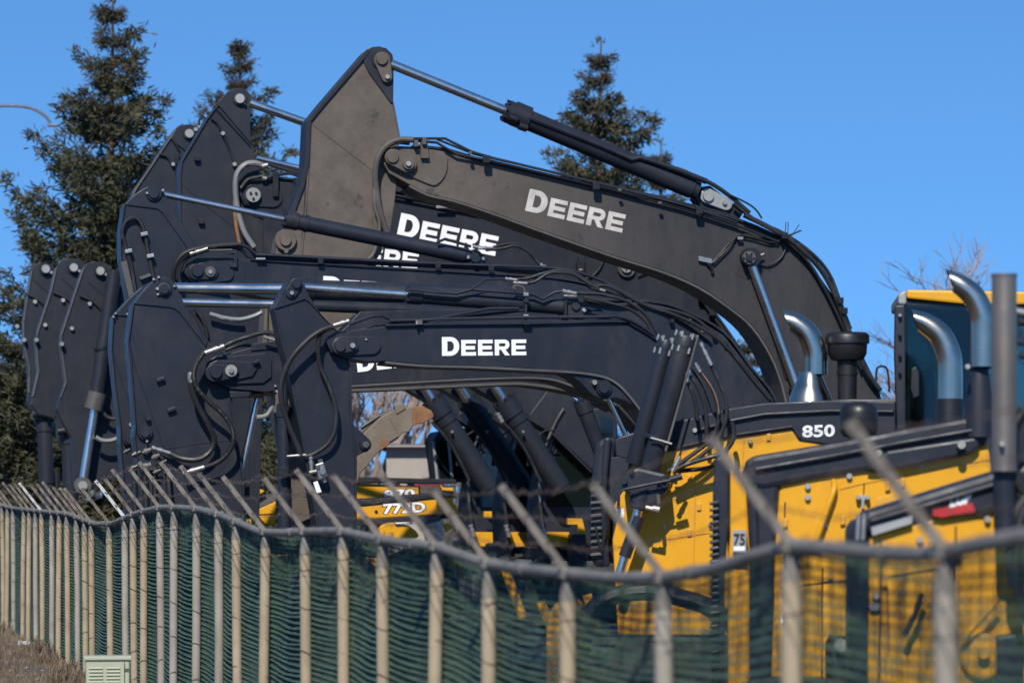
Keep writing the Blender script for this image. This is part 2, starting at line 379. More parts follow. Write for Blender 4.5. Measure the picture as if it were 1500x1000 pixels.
for i, px in enumerate(posts):
    f = fence_pt(px); zt = rail_z(px); ln = Vector((random.uniform(-.02, .02), random.uniform(-.02, .02), 0))
    cone = random.uniform(.10, .16); r = .037
    T = fence
    vs, fs = tube_data([f + ln, f + ln * .5 + Vector((0, 0, zt / 2)) + Vector((random.uniform(-.006, .006), 0, 0)), f + Vector((0, 0, zt - cone))], r, 14)
    po = T.mesh('post', vs, fs, 'post' if random.random() < .68 and i != 18 else 'post_grey', smooth=45)
    vs, fs = tube_data([f + Vector((0, 0, zt - cone - .01)), f + Vector((0, 0, zt - cone)), f + Vector((0, 0, zt - .02))], [r + .002, r + .002, .023], 12)
    T.mesh('post_cap', vs, fs, 'rail', po, smooth=45)
    # arm: angle iron leaning out of the yard, a bit different on every post
    L = random.uniform(.93, 1.07); v = away * .30 * L + Vector((0, 0, .385 * L)) + Vector((0, random.uniform(-.03, .03), 0))
    base = f + Vector((0, 0, zt)) - v * .12; tip = f + Vector((0, 0, zt)) + v
    u = v.normalized(); sd = Vector((0, 1, 0)).cross(u).normalized(); fw = u.cross(sd)
    wA, tA = .034, .006
    prof = [(-wA / 2, -wA / 2), (wA / 2, -wA / 2), (wA / 2, -wA / 2 + tA), (-wA / 2 + tA, -wA / 2 + tA), (-wA / 2 + tA, wA / 2), (-wA / 2, wA / 2)]
    vs = [p + sd * a + fw * c for p in (base, tip) for a, c in prof]
    n6 = 6; fs = [list(range(6))[::-1], list(range(6, 12))] + [[k, (k + 1) % 6, 6 + (k + 1) % 6, 6 + k] for k in range(6)]
    T.mesh('extension_arm', vs, fs, 'armlight' if px in (183, 61) else 'arm', po)
    vs, fs = box_data(f + Vector((0, 0, zt)), .075, .075, .05, .3); T.mesh('clamp', vs, fs, 'rail', po, bevel=.008)
    # wire ties round the post
    vs = []; fs = []
    for k in range(6):
        z = .2 + k * (zt - .4) / 5 + random.uniform(-.05, .05); a_, b_ = [], []
        q = [f + Vector((math.cos(a) * (r + .003), math.sin(a) * (r + .003), z + .02 * math.cos(a + k))) for a in [j * math.pi / 4 for j in range(9)]]
        v2, f2 = tube_data(q, .0028, 4); fs += [[n + len(vs) for n in ff] for ff in f2]; vs += v2
    T.mesh('wire_tie', vs, fs, 'wire', po, kind='stuff')
# top rail in one bent pipe, with the couplings
pxs = [p for p in range(-40, 1721, 12)]
tube(fence, 'top_rail', [fence_pt(p) + Vector((0, 0, rail_z(p))) for p in pxs], .026, 'rail', 12)
for p in (1290, 1010, 760, 598, 420, 302, 225, 150):
    a = fence_pt(p) + Vector((0, 0, rail_z(p))); b_ = fence_pt(p + 9) + Vector((0, 0, rail_z(p + 9)))
    tube(fence, 'rail_sleeve', [a, b_], .031, 'rail', 12)
# barbed wires on the arms
for k, u in enumerate((.35, .68, .98)):
    P = []; 
    for p, q in zip(posts, posts[1:]):
        A = fence_pt(p) + Vector((0, 0, rail_z(p))); B = fence_pt(q) + Vector((0, 0, rail_z(q)))
        for j in range(4):
            tt = j / 4; c = A.lerp(B, tt) + away * .30 * u + Vector((0, 0, .385 * u - .03 * math.sin(math.pi * tt)))
            P.append(c + Vector((0, 0, random.uniform(-.008, .008))))
    tube(fence, 'barbed_wire', P, .0026, 'wire', 5)
    vs = []; fs = []
    for a, b_ in zip(P, P[1:]):
        for j in range(3):
            c = a.lerp(b_, (j + .5) / 3); d = Vector((random.uniform(-1, 1), random.uniform(-.3, .3), random.uniform(-1, 1))).normalized() * .022
            n = len(vs); s2 = d.orthogonal().normalized() * .002
            vs += [c - d - s2, c - d + s2, c + d + s2, c + d - s2]; fs.append([n, n + 1, n + 2, n + 3])
    fence.mesh('barbs', vs, fs, 'wire', kind='stuff')
# netting: woven tapes hung from the rail (threads upright, tapes across), real gaps between them
vs, fs = [], []
zs_rows = 50; nb = 430
inn = -away
Yl = [9.2 + (59 - 9.2) * (j / nb) for j in range(nb + 1)]
def bay(Y):
    px = 750 + F * fx(Y) / Y
    for a, b_ in zip(posts, posts[1:]):
        if b_ <= px <= a:
            Ya, Yb = fence_pt(a).y, fence_pt(b_).y; return px, (Y - Ya) / (Yb - Ya)
    return px, 0
BAY = [bay(Y) for Y in Yl]; TOP = [rail_z(min(max(px, -39), 1719)) for px, u in BAY]
def netp(j, z, bulge=1):
    px, u = BAY[j]; Y = Yl[j]; s = math.sin(math.pi * u)
    o = .035 + bulge * (.03 * s * math.sin(z * 3 + j * .21) + .02 * s)
    return Vector((fx(Y), Y, 0)) + inn * o + Vector((0, 0, z - .018 * s))
for r_ in range(zs_rows):
    for j in range(nb):
        a = []
        for jj in (j, j + 1):
            z = .05 + r_ * (TOP[jj] - .05) / (zs_rows - 1) + .005 * math.sin(jj * .13 + r_ * .9) + .004 * math.sin(jj * .41 + r_ * 2.3)
            a.append((netp(jj, z), netp(jj, z + .0125 + .003 * math.sin(jj * 2.1 + r_ * 1.3))))
        n = len(vs); vs += [a[0][0], a[1][0], a[1][1] + inn * .008, a[0][1] + inn * .008]; fs.append([n, n + 1, n + 2, n + 3])
fence.mesh('netting', vs, fs, 'net', kind='stuff')
vs, fs = [], []
for j in range(nb):
    for q in range(8):
        tq = (q + random.random() * .6) / 8
        tops = TOP[j] + (TOP[j + 1] - TOP[j]) * tq + random.choice((-.02, .0, .02, .045))
        for dsg in (0, 1):
            col_ = []
            for k in range(5):
                z = .04 + (tops - .04) * k / 4; c = netp(j, z, 1).lerp(netp(j + 1, z, 1), tq) + inn * (.01 if k < 4 else random.uniform(-.02, .05))
                d = Vector((.0016, 0, 0)) if dsg == 0 else Vector((0, .0018, 0))
                col_.append((c - d, c + d))
            for k in range(4):
                n = len(vs); vs += [col_[k][0], col_[k][1], col_[k + 1][1], col_[k + 1][0]]; fs.append([n, n + 1, n + 2, n + 3])
fence.mesh('netting_threads', vs, fs, 'netdark', kind='stuff')

# ================================================================== excavators
TH = R(12)
def hyd(T, pl, a, g, b, r_rod, r_bar, off, name='arm_cylinder', gland=True, rodmat='chrome', mat='charcoal', port=True):
    """rod a->g, barrel g->b"""
    ob = cyl(T, name, pl, g, b, r_bar, off, mat, prof=[(0, 1), (.97, 1), (.975, .9), (1, .9)], sides=22)
    e = (g[0] + (b[0] - g[0]) * .02, g[1] + (b[1] - g[1]) * .02)
    cyl(T, 'rod', pl, a, e, r_rod, off, rodmat, sub=ob)
    if gland:
        L = math.hypot(b[0] - g[0], b[1] - g[1]); k = r_bar * 1.5 / L
        g2 = (g[0] + (b[0] - g[0]) * k, g[1] + (b[1] - g[1]) * k); d = Vector((a[0] - g[0], a[1] - g[1])).normalized() * r_bar * .35
        cyl(T, 'gland', pl, (g[0] + d.x, g[1] + d.y), g2, r_bar * 1.13, off, mat, sub=ob, prof=[(0, .8), (.12, .8), (.13, 1), (.95, 1), (1, .93)])
        vs, fs = [], []
        for q in range(8):
            an = q * math.pi / 4; n = pl.n; ax = (pl.p(*g2, off) - pl.p(*g, off)).normalized(); s_ = ax.cross(n).normalized()
            c = pl.p(*g, off) + (n * math.cos(an) + s_ * math.sin(an)) * pl.m(g[0], r_bar) * .95
            v2, f2 = tube_data([c - ax * pl.m(g[0], r_bar) * .5, c + ax * .01], pl.m(g[0], r_bar) * .16, 6); fs += [[i + len(vs) for i in f] for f in f2]; vs += v2
        T.mesh('gland_bolts', vs, fs, 'black' if mat != 'dust' else mat, ob, kind='stuff')
    return ob
def pinset(T, pl, x, y, r, off, mat='charcoal', bolt=None, keep='steel', name='pivot_pin'):
    pb = pin(T, 'pin_boss', pl, x, y, r * 1.5, off, .035, mat)
    pin(T, name, pl, x, y, r, off + .035, .03, mat, sub=pb)
    if bolt: pin(T, 'bolt', pl, bolt[0], bolt[1], bolt[2], off + .02, .04, keep, sub=pb, sides=8)
    return pb
def seam(T, pl, pts, r, off, mat, name='weld_seam'): return hose(T, pl, pts, r, off, mat, name, smoothit=False, sides=6)
def clamp(T, pl, x, y, w_, h_, off, mat='black', d=.06, name='hose_clamp'):
    return prism(T, name, pl, [(x - w_ / 2, y - h_ / 2), (x + w_ / 2, y - h_ / 2), (x + w_ / 2, y + h_ / 2), (x - w_ / 2, y + h_ / 2)], off + d, d, mat, bevel=.004)
def fitting(T, pl, a, b, r, off, mat='steel'):
    return cyl(T, 'hose_fitting', pl, a, b, r, off, mat, sides=12, prof=[(0, 1), (.18, 1), (.2, .72), (.3, .72), (.32, 1.05), (.55, 1.05), (.57, .9), (1, .9)])
def lower_body(T, pl, x0, x1, ztop, off, cabx=None, cabtop=None, yellowtop=None, track=True):
    """house, counterweight and tracks of a machine standing behind the row in front"""
    f = lambda x, z: (x, pl.py(x, z))
    if track:
        for o_ in (off + .3, off - 2.1):
            tk = prism(T, 'track_frame', pl, capsule(f(x0 + 60, .48), f(x1 - 30, .48), 30), o_ - .1, .35, 'trackm', bevel=.02)
            L = capsule(f(x0 + 40, .48), f(x1 - 10, .48), 52, n=8)
            for i in range(len(L)):
                a = Vector(L[i]); b_ = Vector(L[(i + 1) % len(L)]); n = max(1, int((b_ - a).length / 22))
                for q in range(n):
                    c0 = a.lerp(b_, (q + .06) / n); c1 = a.lerp(b_, (q + .94) / n); m_ = (c0 + c1) / 2; ctr = Vector(((L[3][0] + L[14][0]) / 2, f(x0, .48)[1]))
                    nn = Vector((c1.y - c0.y, c0.x - c1.x)).normalized() * 6
                    prism(T, 'track_shoe', pl, [tuple(c0), tuple(c1), tuple(c1 + nn * .8), tuple(c0 + nn)], o_, .55, 'trackm', bevel=0, sub=tk)
    prism(T, 'house', pl, [f(x0 + 20, 1.05), f(x1 - 60, 1.05), f(x1, 1.4), f(x1 + 6, ztop), f(x0 + 130, ztop), f(x0 + 110, ztop - .15), f(x0 + 20, ztop - .25)], off, 2.3, 'yellow' if yellowtop else 'charcoal', bevel=.04)

# ------------------------------------------------ E1: small machine nearest the camera, sharp
P1 = Plane(430, 34.5, TH)
E1 = Thing('excavator', 'nearest charcoal excavator with small narrow stick and the lowest fully readable white lettered boom', 'excavator', ground_under(P1, 1100), 'row of excavators')
T, pl = E1, P1
stick = [(418, 420), (423, 412), (431, 408), (440, 411), (447, 420), (452, 432), (470, 460), (500, 490), (512, 545), (513, 612), (518, 622), (541, 643), (544, 652), (539, 661), (531, 663), (520, 670), (520, 800), (466, 800), (462, 755), (445, 660), (420, 530), (410, 494), (401, 451)]
st = prism(T, 'stick', pl, stick, -.02, .34, 'charcoal')
prism(T, 'stick_head_plate', pl, [(418, 420), (423, 412), (431, 408), (440, 411), (447, 420), (452, 432), (472, 463), (498, 489), (491, 482), (452, 441), (446, 438), (403, 452)], .0, .38, 'charcoal', bevel=.006, sub=st)
strip(T, 'edge_flange', pl, [(520, 800), (520, 672), (513, 612), (512, 545), (500, 490)], 3, 0, .38, 'charcoal', sub=st)
strip(T, 'edge_flange', pl, [(403, 455), (410, 494), (420, 530), (445, 660), (462, 755), (466, 800)], -3, 0, .38, 'charcoal', sub=st)
pin(T, 'pivot_pin', pl, 535, 651, 5, 0, .05, 'frame', sub=st); pin(T, 'pin_boss', pl, 535, 651, 9, -.02, .03, 'charcoal', sub=st)
hd = prism(T, 'pin_keeper', pl, capsule((434, 416), (427, 428), 9), .03, .06, 'charcoal', sub=st)
pin(T, 'pivot_pin', pl, 434, 416, 6.5, .03, .03, 'charcoal', sub=st); pin(T, 'bolt', pl, 427, 429, 3.2, .03, .03, 'steel', sides=8, sub=st)
topE = [(482, 492), (490, 487), (510, 484), (565, 478), (650, 476), (778, 475), (906, 472), (925, 476), (960, 497), (1000, 525), (1030, 565), (1050, 625)]
botE = sm([(816, 543), (840, 552), (858, 568), (870, 580), (888, 584), (905, 583), (925, 592), (945, 612), (975, 660)], 2)
boom1 = [(479, 503), (479, 497)] + topE + [(1055, 700), (1010, 710)] + botE[::-1] + [(778, 540), (697, 536), (620, 534), (565, 529), (540, 530), (505, 524), (485, 516)]
bo = prism(T, 'boom', pl, boom1, .09, .46, 'charcoal')
strip(T, 'top_plate', pl, sm([(565, 478), (650, 476), (778, 475), (906, 472), (925, 476), (960, 497), (1000, 525), (1030, 565), (1050, 625)], 3), -4.5, .13, .54, 'charcoal', sub=bo)
strip(T, 'bottom_plate', pl, sm([(565, 529), (620, 534), (697, 536), (778, 540), (816, 542), (855, 545), (887, 551), (906, 561), (922, 577), (940, 600), (975, 650)], 3), 3.5, .125, .53, 'frame', sub=bo)
prism(T, 'boss_plate', pl, capsule((500, 507), (545, 506), 14, 13), .12, .04, 'charcoal', bevel=.006, sub=bo)
kp = prism(T, 'pin_keeper', pl, capsule((497, 507), (517, 507), 11, 8), .16, .05, 'charcoal', sub=bo)
pin(T, 'pivot_pin', pl, 498, 507, 8, .16, .03, 'charcoal', sub=bo); pin(T, 'bolt', pl, 516, 506, 4, .16, .035, 'steel', sides=8, sub=bo); pin(T, 'bolt', pl, 536, 497, 1.8, .12, .02, 'steel', sides=6, sub=bo)
seam(T, pl, [(566, 481), (566, 528)], 1.0, .09, 'black'); seam(T, pl, [(571, 481), (571, 528)], .6, .09, 'charcoal'); seam(T, pl, [(822, 479), (823, 541)], .8, .09, 'charcoal')
deere(T, pl, 647.5, 521, 771, 520, 27.5, 23, .092, outline=False, sub=bo)
pinset(T, pl, 884, 568, 8, .09, bolt=(870, 560, 4))
# boom cylinder rods below the boom
hyd(T, pl, (884, 568), (925, 655), (985, 790), 4, 11, .02, 'boom_cylinder'); hyd(T, pl, (884, 566), (938, 625), (1010, 740), 4, 11, -.55, 'boom_cylinder')
# arm cylinder
hyd(T, pl, (446, 421), (600, 432), (830, 449.5), 6, 12, -.10, gland=True)
prism(T, 'cylinder_lug', pl, [(830, 437), (850, 437), (868, 450), (856, 463), (846, 464), (832, 462)], -.02, .2, 'charcoal')
prism(T, 'lug_base', pl, [(826, 460), (880, 452), (900, 472), (826, 476)], -.06, .14, 'charcoal')
pin(T, 'pivot_pin', pl, 843, 448, 6.5, -.02, .03, 'charcoal'); pin(T, 'bolt', pl, 855, 454, 3.2, -.02, .03, 'pin', sides=8)
prism(T, 'cylinder_strap', pl, [(827, 436), (831, 436), (831, 465), (827, 465)], .03, .3, 'black', bevel=.003)
# hard lines on the arm cylinder
hose(T, pl, [(598, 424), (640, 428), (668, 430), (690, 424), (780, 431), (795, 438), (812, 428), (826, 426)], 2.2, .04, 'charcoal', 'steel_pipe', smoothit=False)
hose(T, pl, [(690, 424), (711, 409), (737, 409), (742, 411)], 1.6, .05, 'charcoal', 'steel_pipe', smoothit=False)
fitting(T, pl, (824, 426), (845, 430), 3.2, .05); fitting(T, pl, (826, 433), (856, 435), 1.8, .06)
fitting(T, pl, (740, 408), (757, 410), 2.6, .05); fitting(T, pl, (752, 414), (772, 415), 2.6, .07)
hose(T, pl, [(772, 415), (784, 412), (800, 402), (815, 399), (840, 402), (870, 420)], 2.6, .05)
hose(T, pl, [(757, 409), (775, 407), (800, 399), (825, 396), (850, 405), (878, 424)], 2.4, 0)
hose(T, pl, [(845, 429), (880, 431), (915, 440), (945, 460), (965, 492)], 2.8, .10); hose(T, pl, [(855, 435), (885, 442), (920, 452), (945, 470), (958, 495)], 2.4, .12)
hose(T, pl, [(870, 420), (885, 418), (905, 425), (940, 445), (990, 462), (1040, 488), (1075, 520)], 2.8, -.15)
hose(T, pl, [(771, 431), (770, 480)], 2.2, .10, 'black', 'strap', smoothit=False); 
for yy in (431, 441, 463): clamp(T, pl, 771, yy, 7, 5, .08, 'steel' if yy != 441 else 'black', .05)
clamp(T, pl, 772, 472, 12, 7, .12)
hose(T, pl, [(755, 424), (752, 421), (757, 418), (766, 421), (769, 428)], 1.8, .07, 'frame', 'hook')
# long pipes just over the boom
hose(T, pl, [(512, 474), (545, 463), (560, 462), (585, 474), (600, 474), (716, 452), (760, 452)], 2.6, .1, 'charcoal', 'steel_pipe', smoothit=False)
hose(T, pl, [(520, 486), (548, 476), (640, 468), (716, 460), (770, 454)], 2.2, .04, 'charcoal', 'steel_pipe', smoothit=False)
clamp(T, pl, 614, 472, 10, 7, .12, 'frame', .05); clamp(T, pl, 611, 473, 2.5, 5, .15, 'steel', .05)
hose(T, pl, [(570, 470), (700, 466), (860, 464), (915, 466), (958, 490)], 2.4, .14, 'charcoal', 'steel_pipe')
# hoses looping in front of the stick
hose(T, pl, [(488, 478), (470, 484), (448, 500), (425, 527), (413, 560), (413, 592), (424, 625), (437, 655), (441, 668)], 4.2, [.15, .17, .18, .16, .12, .1, .08, .06, .05], 'hose')
hose(T, pl, [(480, 481), (469, 490), (466, 512), (470, 538), (482, 566), (491, 595), (492, 625), (482, 648), (462, 663), (448, 668)], 3.4, [.1, .14, .12, .08, .08, .1, .12, .1, .07, .05], 'hose')
fitting(T, pl, (511, 470), (488, 477), 4, .15)
fitting(T, pl, (448, 666), (420, 668), 2.2, .06); fitting(T, pl, (455, 668), (457, 690), 3.6, .06)
vb = prism(T, 'valve_block', pl, [(462, 680), (474, 676), (480, 697), (468, 703)], .14, .12, 'steel', bevel=.01)
pin(T, 'valve_cap', pl, 472, 690, 5, .14, .03, 'steel', sub=vb, sides=8); pin(T, 'valve_cap', pl, 466, 684, 3, .14, .02, 'frame', sub=vb, sides=8)
cyl(T, 'valve_stem', pl, (470, 678), (469, 672), 4, .08, 'frame', sub=vb); cyl(T, 'valve_stem', pl, (474, 700), (476, 706), 3.4, .08, 'steel', sub=vb); cyl(T, 'valve_stem', pl, (463, 690), (453, 692), 3.2, .08, 'steel', sub=vb)
prism(T, 'tag', pl, [(459, 706), (465, 704), (471, 720), (464, 722)], .10, .012, 'white', bevel=0)
# the second pipe down the stick's near edge (behind)
hyd(T, pl, (416, 560), (416, 596), (417, 790), 6, 10, -.30, 'bucket_cylinder', rodmat='charcoal')
hose(T, pl, [(428, 420), (433, 640)], 1.0, -.3, 'black', 'steel_pipe', smoothit=False)
clamp(T, pl, 416, 690, 14, 12, -.16, 'black')
lower_body(T, pl, 1020, 1380, 2.35, -.2, track=False)

# ------------------------------------------------ E2: wide stick to the left
def stick2(T, pl, main=True):
    s = [(224, 411), (233, 407), (243, 406), (253, 411), (260, 420), (264, 432), (280, 466), (306, 500), (334, 522), (338, 560), (337, 583), (341, 620), (353, 687), (355, 700), (355, 790), (214, 790), (205, 700), (199, 660), (196, 640), (198, 622), (191, 540), (188, 510), (187, 500), (194, 446), (208, 428)]
    sb = prism(T, 'stick', pl, s, -.02, .42, 'charcoal')
    prism(T, 'stick_head_plate', pl, [(224, 411), (233, 407), (243, 406), (253, 411), (260, 420), (264, 432), (280, 466), (304, 500), (302, 508), (262, 457), (255, 452), (248, 450), (195, 445), (208, 428)], .0, .46, 'charcoal', bevel=.006, sub=sb)
    strip(T, 'edge_flange', pl, [(195, 446), (188, 500), (191, 520), (198, 622), (197, 642), (205, 700)], -1.6, .01, .48, 'charcoal', sub=sb)
    strip(T, 'edge_flange', pl, [(355, 760), (355, 700), (353, 687), (341, 620), (337, 583)], 3, .01, .48, 'charcoal', sub=sb)
    seam(T, pl, [(189, 504), (200, 545), (240, 657)], 1.1, -.02, 'charcoal'); seam(T, pl, [(243, 657), (300, 648), (337, 645)], 1.0, -.02, 'charcoal')
    return sb
P2 = Plane(240, 37.0, TH)
E2 = Thing('excavator', 'charcoal excavator with wide stick at left of centre, two looping hoses and long chrome rod', 'excavator', ground_under(P2, 1180), 'row of excavators')
T, pl = E2, P2
st = stick2(T, pl)
pinset(T, pl, 240, 423, 7.5, 0, bolt=(230, 423, 2.5)); pin(T, 'pin_ring', pl, 240, 423, 8.6, .03, .02, 'frame', sub=st)
for x, y in ((231, 431), (225, 409), (232, 406), (255, 419)): pin(T, 'bolt', pl, x, y, 2.0, 0, .03, 'steel', sides=6, sub=st)
for a in ((229, 556), (245, 600)):
    prism(T, 'lifting_cleat', pl, [(a[0], a[1]), (a[0] + 12, a[1] - 4), (a[0] + 13, a[1]), (a[0] + 1, a[1] + 4)], .04, .05, 'charcoal', bevel=.004, sub=st)
    text(T, pl, 'III', a[0] + 2, a[1] + 0, a[0] + 11, a[1] - 3, 2.5, .041, 'frame', name='stamp', sub=st)
pinset(T, pl, 212, 633, 7.5, 0); pin(T, 'bolt', pl, 216, 612, 4, 0, .05, 'charcoal', sides=8); pin(T, 'bolt', pl, 215, 646, 2, .05, .03, 'steel', sides=6)
hyd(T, pl, (252, 422), (438, 424), (745, 434), 8.2, 15, -.08)
prism(T, 'cylinder_lug', pl, [(740, 420), (770, 420), (790, 440), (780, 455), (742, 450)], -.02, .2, 'charcoal')
pin(T, 'pivot_pin', pl, 758, 436, 8, -.02, .03, 'charcoal')
boom2 = [(301, 545), (304, 530), (315, 522), (334, 518), (370, 508), (410, 498), (520, 485), (700, 462), (850, 440), (950, 445), (1000, 456), (1060, 490), (1100, 542), (1132, 582), (1150, 640), (1100, 700), (960, 660), (905, 592), (861, 573), (829, 560), (800, 553), (750, 552), (650, 556), (515, 564), (406, 572), (388, 574), (337, 569), (310, 559)]
bo = prism(T, 'boom', pl, boom2, .09, .52, 'charcoal')
strip(T, 'bottom_plate', pl, sm([(515, 564), (650, 556), (750, 552), (800, 553), (829, 560), (861, 573), (905, 592)], 3), 3, .12, .6, 'frame', sub=bo)
strip(T, 'top_plate', pl, sm([(850, 440), (950, 443), (1000, 455), (1060, 488), (1100, 540), (1132, 580), (1150, 638)], 4), -3.5, .12, .6, 'charcoal', sub=bo)
prism(T, 'boss_plate', pl, [(305, 548), (308, 530), (325, 522), (390, 517), (398, 528), (398, 552), (386, 561), (330, 563), (310, 560)], .12, .03, 'charcoal', sub=bo)
prism(T, 'boss_plate', pl, [(303, 546), (306, 533), (318, 527), (370, 530), (377, 540), (370, 551), (330, 560), (312, 558)], .15, .03, 'charcoal', sub=bo)
prism(T, 'pin_keeper', pl, capsule((314, 546), (340, 544), 13, 10), .19, .05, 'charcoal', sub=bo)
pin(T, 'pivot_pin', pl, 316, 545, 9, .19, .04, 'charcoal', sub=bo); w_ = pin(T, 'washer', pl, 338.5, 543, 9, .19, .025, 'pin', sub=bo); pin(T, 'bolt', pl, 338.5, 543, 4, .215, .03, 'steel', sub=bo, sides=6)
prism(T, 'lifting_cleat', pl, [(370, 530), (380, 526), (381, 529), (371, 533)], .2, .05, 'charcoal', bevel=.003)
prism(T, 'pipe_bracket', pl, [(368, 503), (406, 499), (408, 510), (368, 514)], .11, .05, 'charcoal')
deere(T, pl, 524, 545, 648, 531, 28, 24, .092, sub=bo)
# silver hose loops
hose(T, pl, [(301, 515), (290, 526), (281, 545), (280, 565), (288, 590), (303, 618), (313, 640), (311, 655), (300, 668), (285, 673), (265, 671), (249, 664)], 4.4, [.2, .22, .24, .24, .22, .18, .14, .12, .12, .12, .1, .08], 'hose')
hose(T, pl, [(297, 519), (287, 535), (284, 552), (290, 570), (306, 588), (326, 606), (339, 625), (342, 645), (335, 662), (320, 676), (300, 684)], 3.8, [.26, .3, .3, .28, .26, .24, .24, .22, .2, .18, .16], 'hose', ribs=True)
fitting(T, pl, (328, 507), (300, 517), 4.4, .22); fitting(T, pl, (222, 655), (250, 664), 3.6, .08); fitting(T, pl, (268, 693), (299, 684), 4.2, .16)
hose(T, pl, [(280, 545), (279, 553), (280, 560)], 4.9, .24, 'steel', 'hose_sleeve')
hose(T, pl, [(328, 507), (345, 499), (370, 491), (388, 487), (400, 489), (412, 494)], 3.4, .16); hose(T, pl, [(330, 513), (350, 506), (365, 506), (380, 512)], 2.6, .05)
hose(T, pl, [(386, 493), (410, 500)], 2.0, .22, 'steel', 'steel_pipe', smoothit=False)
# coupler with bucket parts below
for x, y, r_ in ((186, 660, 6), (200, 664, 8), (215, 660, 8), (228, 668, 7), (240, 676, 5), (196, 684, 7), (214, 682, 9), (230, 690, 7), (245, 690, 5)):
    cyl(T, 'coupler_fitting', pl, (x - r_ * .8, y + 3), (x + r_ * .8, y - 2), r_ * .62, random.uniform(-.1, .12), random.choice(('black', 'charcoal', 'frame')), sides=8, prof=[(0, .6), (.2, .6), (.2, 1), (.6, 1), (.6, .75), (1, .75)])
for x in (196, 212, 226, 240): cyl(T, 'coupler_tube', pl, (x, 688), (x + 3, 760), 5, -.05 + .02 * (x % 3), 'black', sides=10)
hose(T, pl, [(225, 668), (238, 672), (245, 690), (250, 740)], 3, .1, 'hose')
hyd(T, pl, (377, 583), (352, 700), (340, 790), 5, 9, -.15, 'bucket_cylinder', gland=False)
cyl(T, 'rod_collar', pl, (368, 577), (386, 578), 5, -.12, 'frame'); prism(T, 'rusty_bracket', pl, [(366, 577), (405, 574), (405, 578), (366, 582)], -.0, .2, 'rust', bevel=.003)
prism(T, 'dark_bracket', pl, [(336, 573), (366, 574), (366, 581), (338, 583)], .08, .2, 'charcoal')
hose(T, pl, [(376, 611), (390, 608), (398, 597), (400, 583), (396, 574)], 3.5, -.1, 'greyhose')
for x, y in ((403, 565), (405, 573)): pin(T, 'bolt', pl, x, y, 2, .1, .02, 'steel', sides=6)
# hoses along the boom top
hose(T, pl, [(954, 448), (989, 456), (1020, 468), (1050, 494), (1075, 520), (1100, 552), (1128, 585)], 3, .1); hose(T, pl, [(930, 440), (985, 452), (1022, 464), (1056, 494), (1085, 525), (1120, 568)], 2.6, .02)
hose(T, pl, [(860, 440), (900, 446), (950, 447), (1000, 470), (1042, 500)], 2.6, .14)
for x, y in ((985, 470), (1010, 470), (1030, 484), (1048, 492), (1064, 502)): clamp(T, pl, x, y, 6, 6, .12, random.choice(('black', 'frame')), .05)
lower_body(T, pl, 1080, 1400, 2.3, -.2, track=False)

P2b = Plane(240, 39.6, TH)
E2b = Thing('excavator', 'charcoal excavator half hidden behind the wide stick, only its left edge and lower rod showing', 'excavator', ground_under(P2b, 1180), 'row of excavators')
T, pl = E2b, P2b
s = [(150 + 58, 420), (240, 424), (255, 440), (300, 500), (325, 560), (325, 780), (188, 780), (181, 700), (176, 650), (176, 625), (168, 560), (163, 520), (163, 510), (166, 463), (178, 449), (190, 436)]
sb = prism(T, 'stick', pl, s, -.02, .42, 'charcoal')
prism(T, 'stick_head_plate', pl, [(208, 420), (240, 424), (255, 440), (230, 466), (167, 462), (178, 449), (190, 436)], 0, .46, 'charcoal', sub=sb)
strip(T, 'edge_flange', pl, [(166, 462), (163, 512), (168, 560), (176, 625), (177, 660), (182, 720)], -1.6, .01, .48, 'charcoal', sub=sb)
seam(T, pl, [(165, 515), (175, 550), (196, 610)], 1.1, -.02, 'charcoal')
pinset(T, pl, 190, 643, 7, .02); pin(T, 'bolt', pl, 192, 622, 3.6, 0, .05, 'steel', sides=8)
for x, y in ((169, 459), (186, 460), (166, 464)): pin(T, 'bolt', pl, x, y, 1.7, .02, .03, 'steel', sides=6)
hyd(T, pl, (264, 443), (420, 446), (800, 462), 6.3, 8.5, -.05)
boom = [(430, 500), (500, 486), (528, 456), (700, 452), (900, 450), (1000, 470), (1080, 560), (1100, 640), (960, 660), (905, 598), (861, 577), (829, 569), (778, 561), (740, 561), (650, 565), (514, 570), (430, 574)]
bo = prism(T, 'boom', pl, boom, .05, .5, 'charcoal')
strip(T, 'bottom_plate', pl, sm([(500, 570), (560, 568), (650, 564), (740, 560), (778, 561), (829, 569), (861, 577), (905, 598)], 3), 4, .09, .58, 'frame', sub=bo)
pin(T, 'bolt', pl, 758, 550, 2, .05, .03, 'steel', sides=6); pin(T, 'bolt', pl, 731, 551, 1.4, .05, .03, 'steel', sides=6)
hyd(T, pl, (848, 568), (852, 590), (895, 700), 5, 11, .1, 'boom_cylinder', rodmat='charcoal'); 
lower_body(T, pl, 1090, 1400, 2.3, -.2, track=False)

# ------------------------------------------------ E3
P3 = Plane(225, 42.0, TH)
E3 = Thing('excavator', 'charcoal excavator whose slim chrome rod points at the foot of the dusty stick', 'excavator', ground_under(P3, 1180), 'row of excavators')
T, pl = E3, P3
s = [(211, 276), (222, 272), (234, 275), (244, 288), (262, 320), (290, 365), (330, 420), (360, 480), (366, 560), (366, 760), (210, 760), (200, 560), (190, 450), (186, 425), (178, 384), (176, 340), (182, 300), (196, 286)]
sb = prism(T, 'stick', pl, s, -.02, .42, 'charcoal')
prism(T, 'stick_head_plate', pl, [(211, 276), (222, 272), (234, 275), (244, 288), (262, 320), (290, 368), (276, 366), (238, 312), (230, 306), (182, 300), (196, 286)], .0, .46, 'charcoal', sub=sb)
strip(T, 'edge_flange', pl, [(182, 300), (176, 340), (177, 380), (188, 440), (196, 500)], -1.6, .01, .48, 'charcoal', sub=sb)
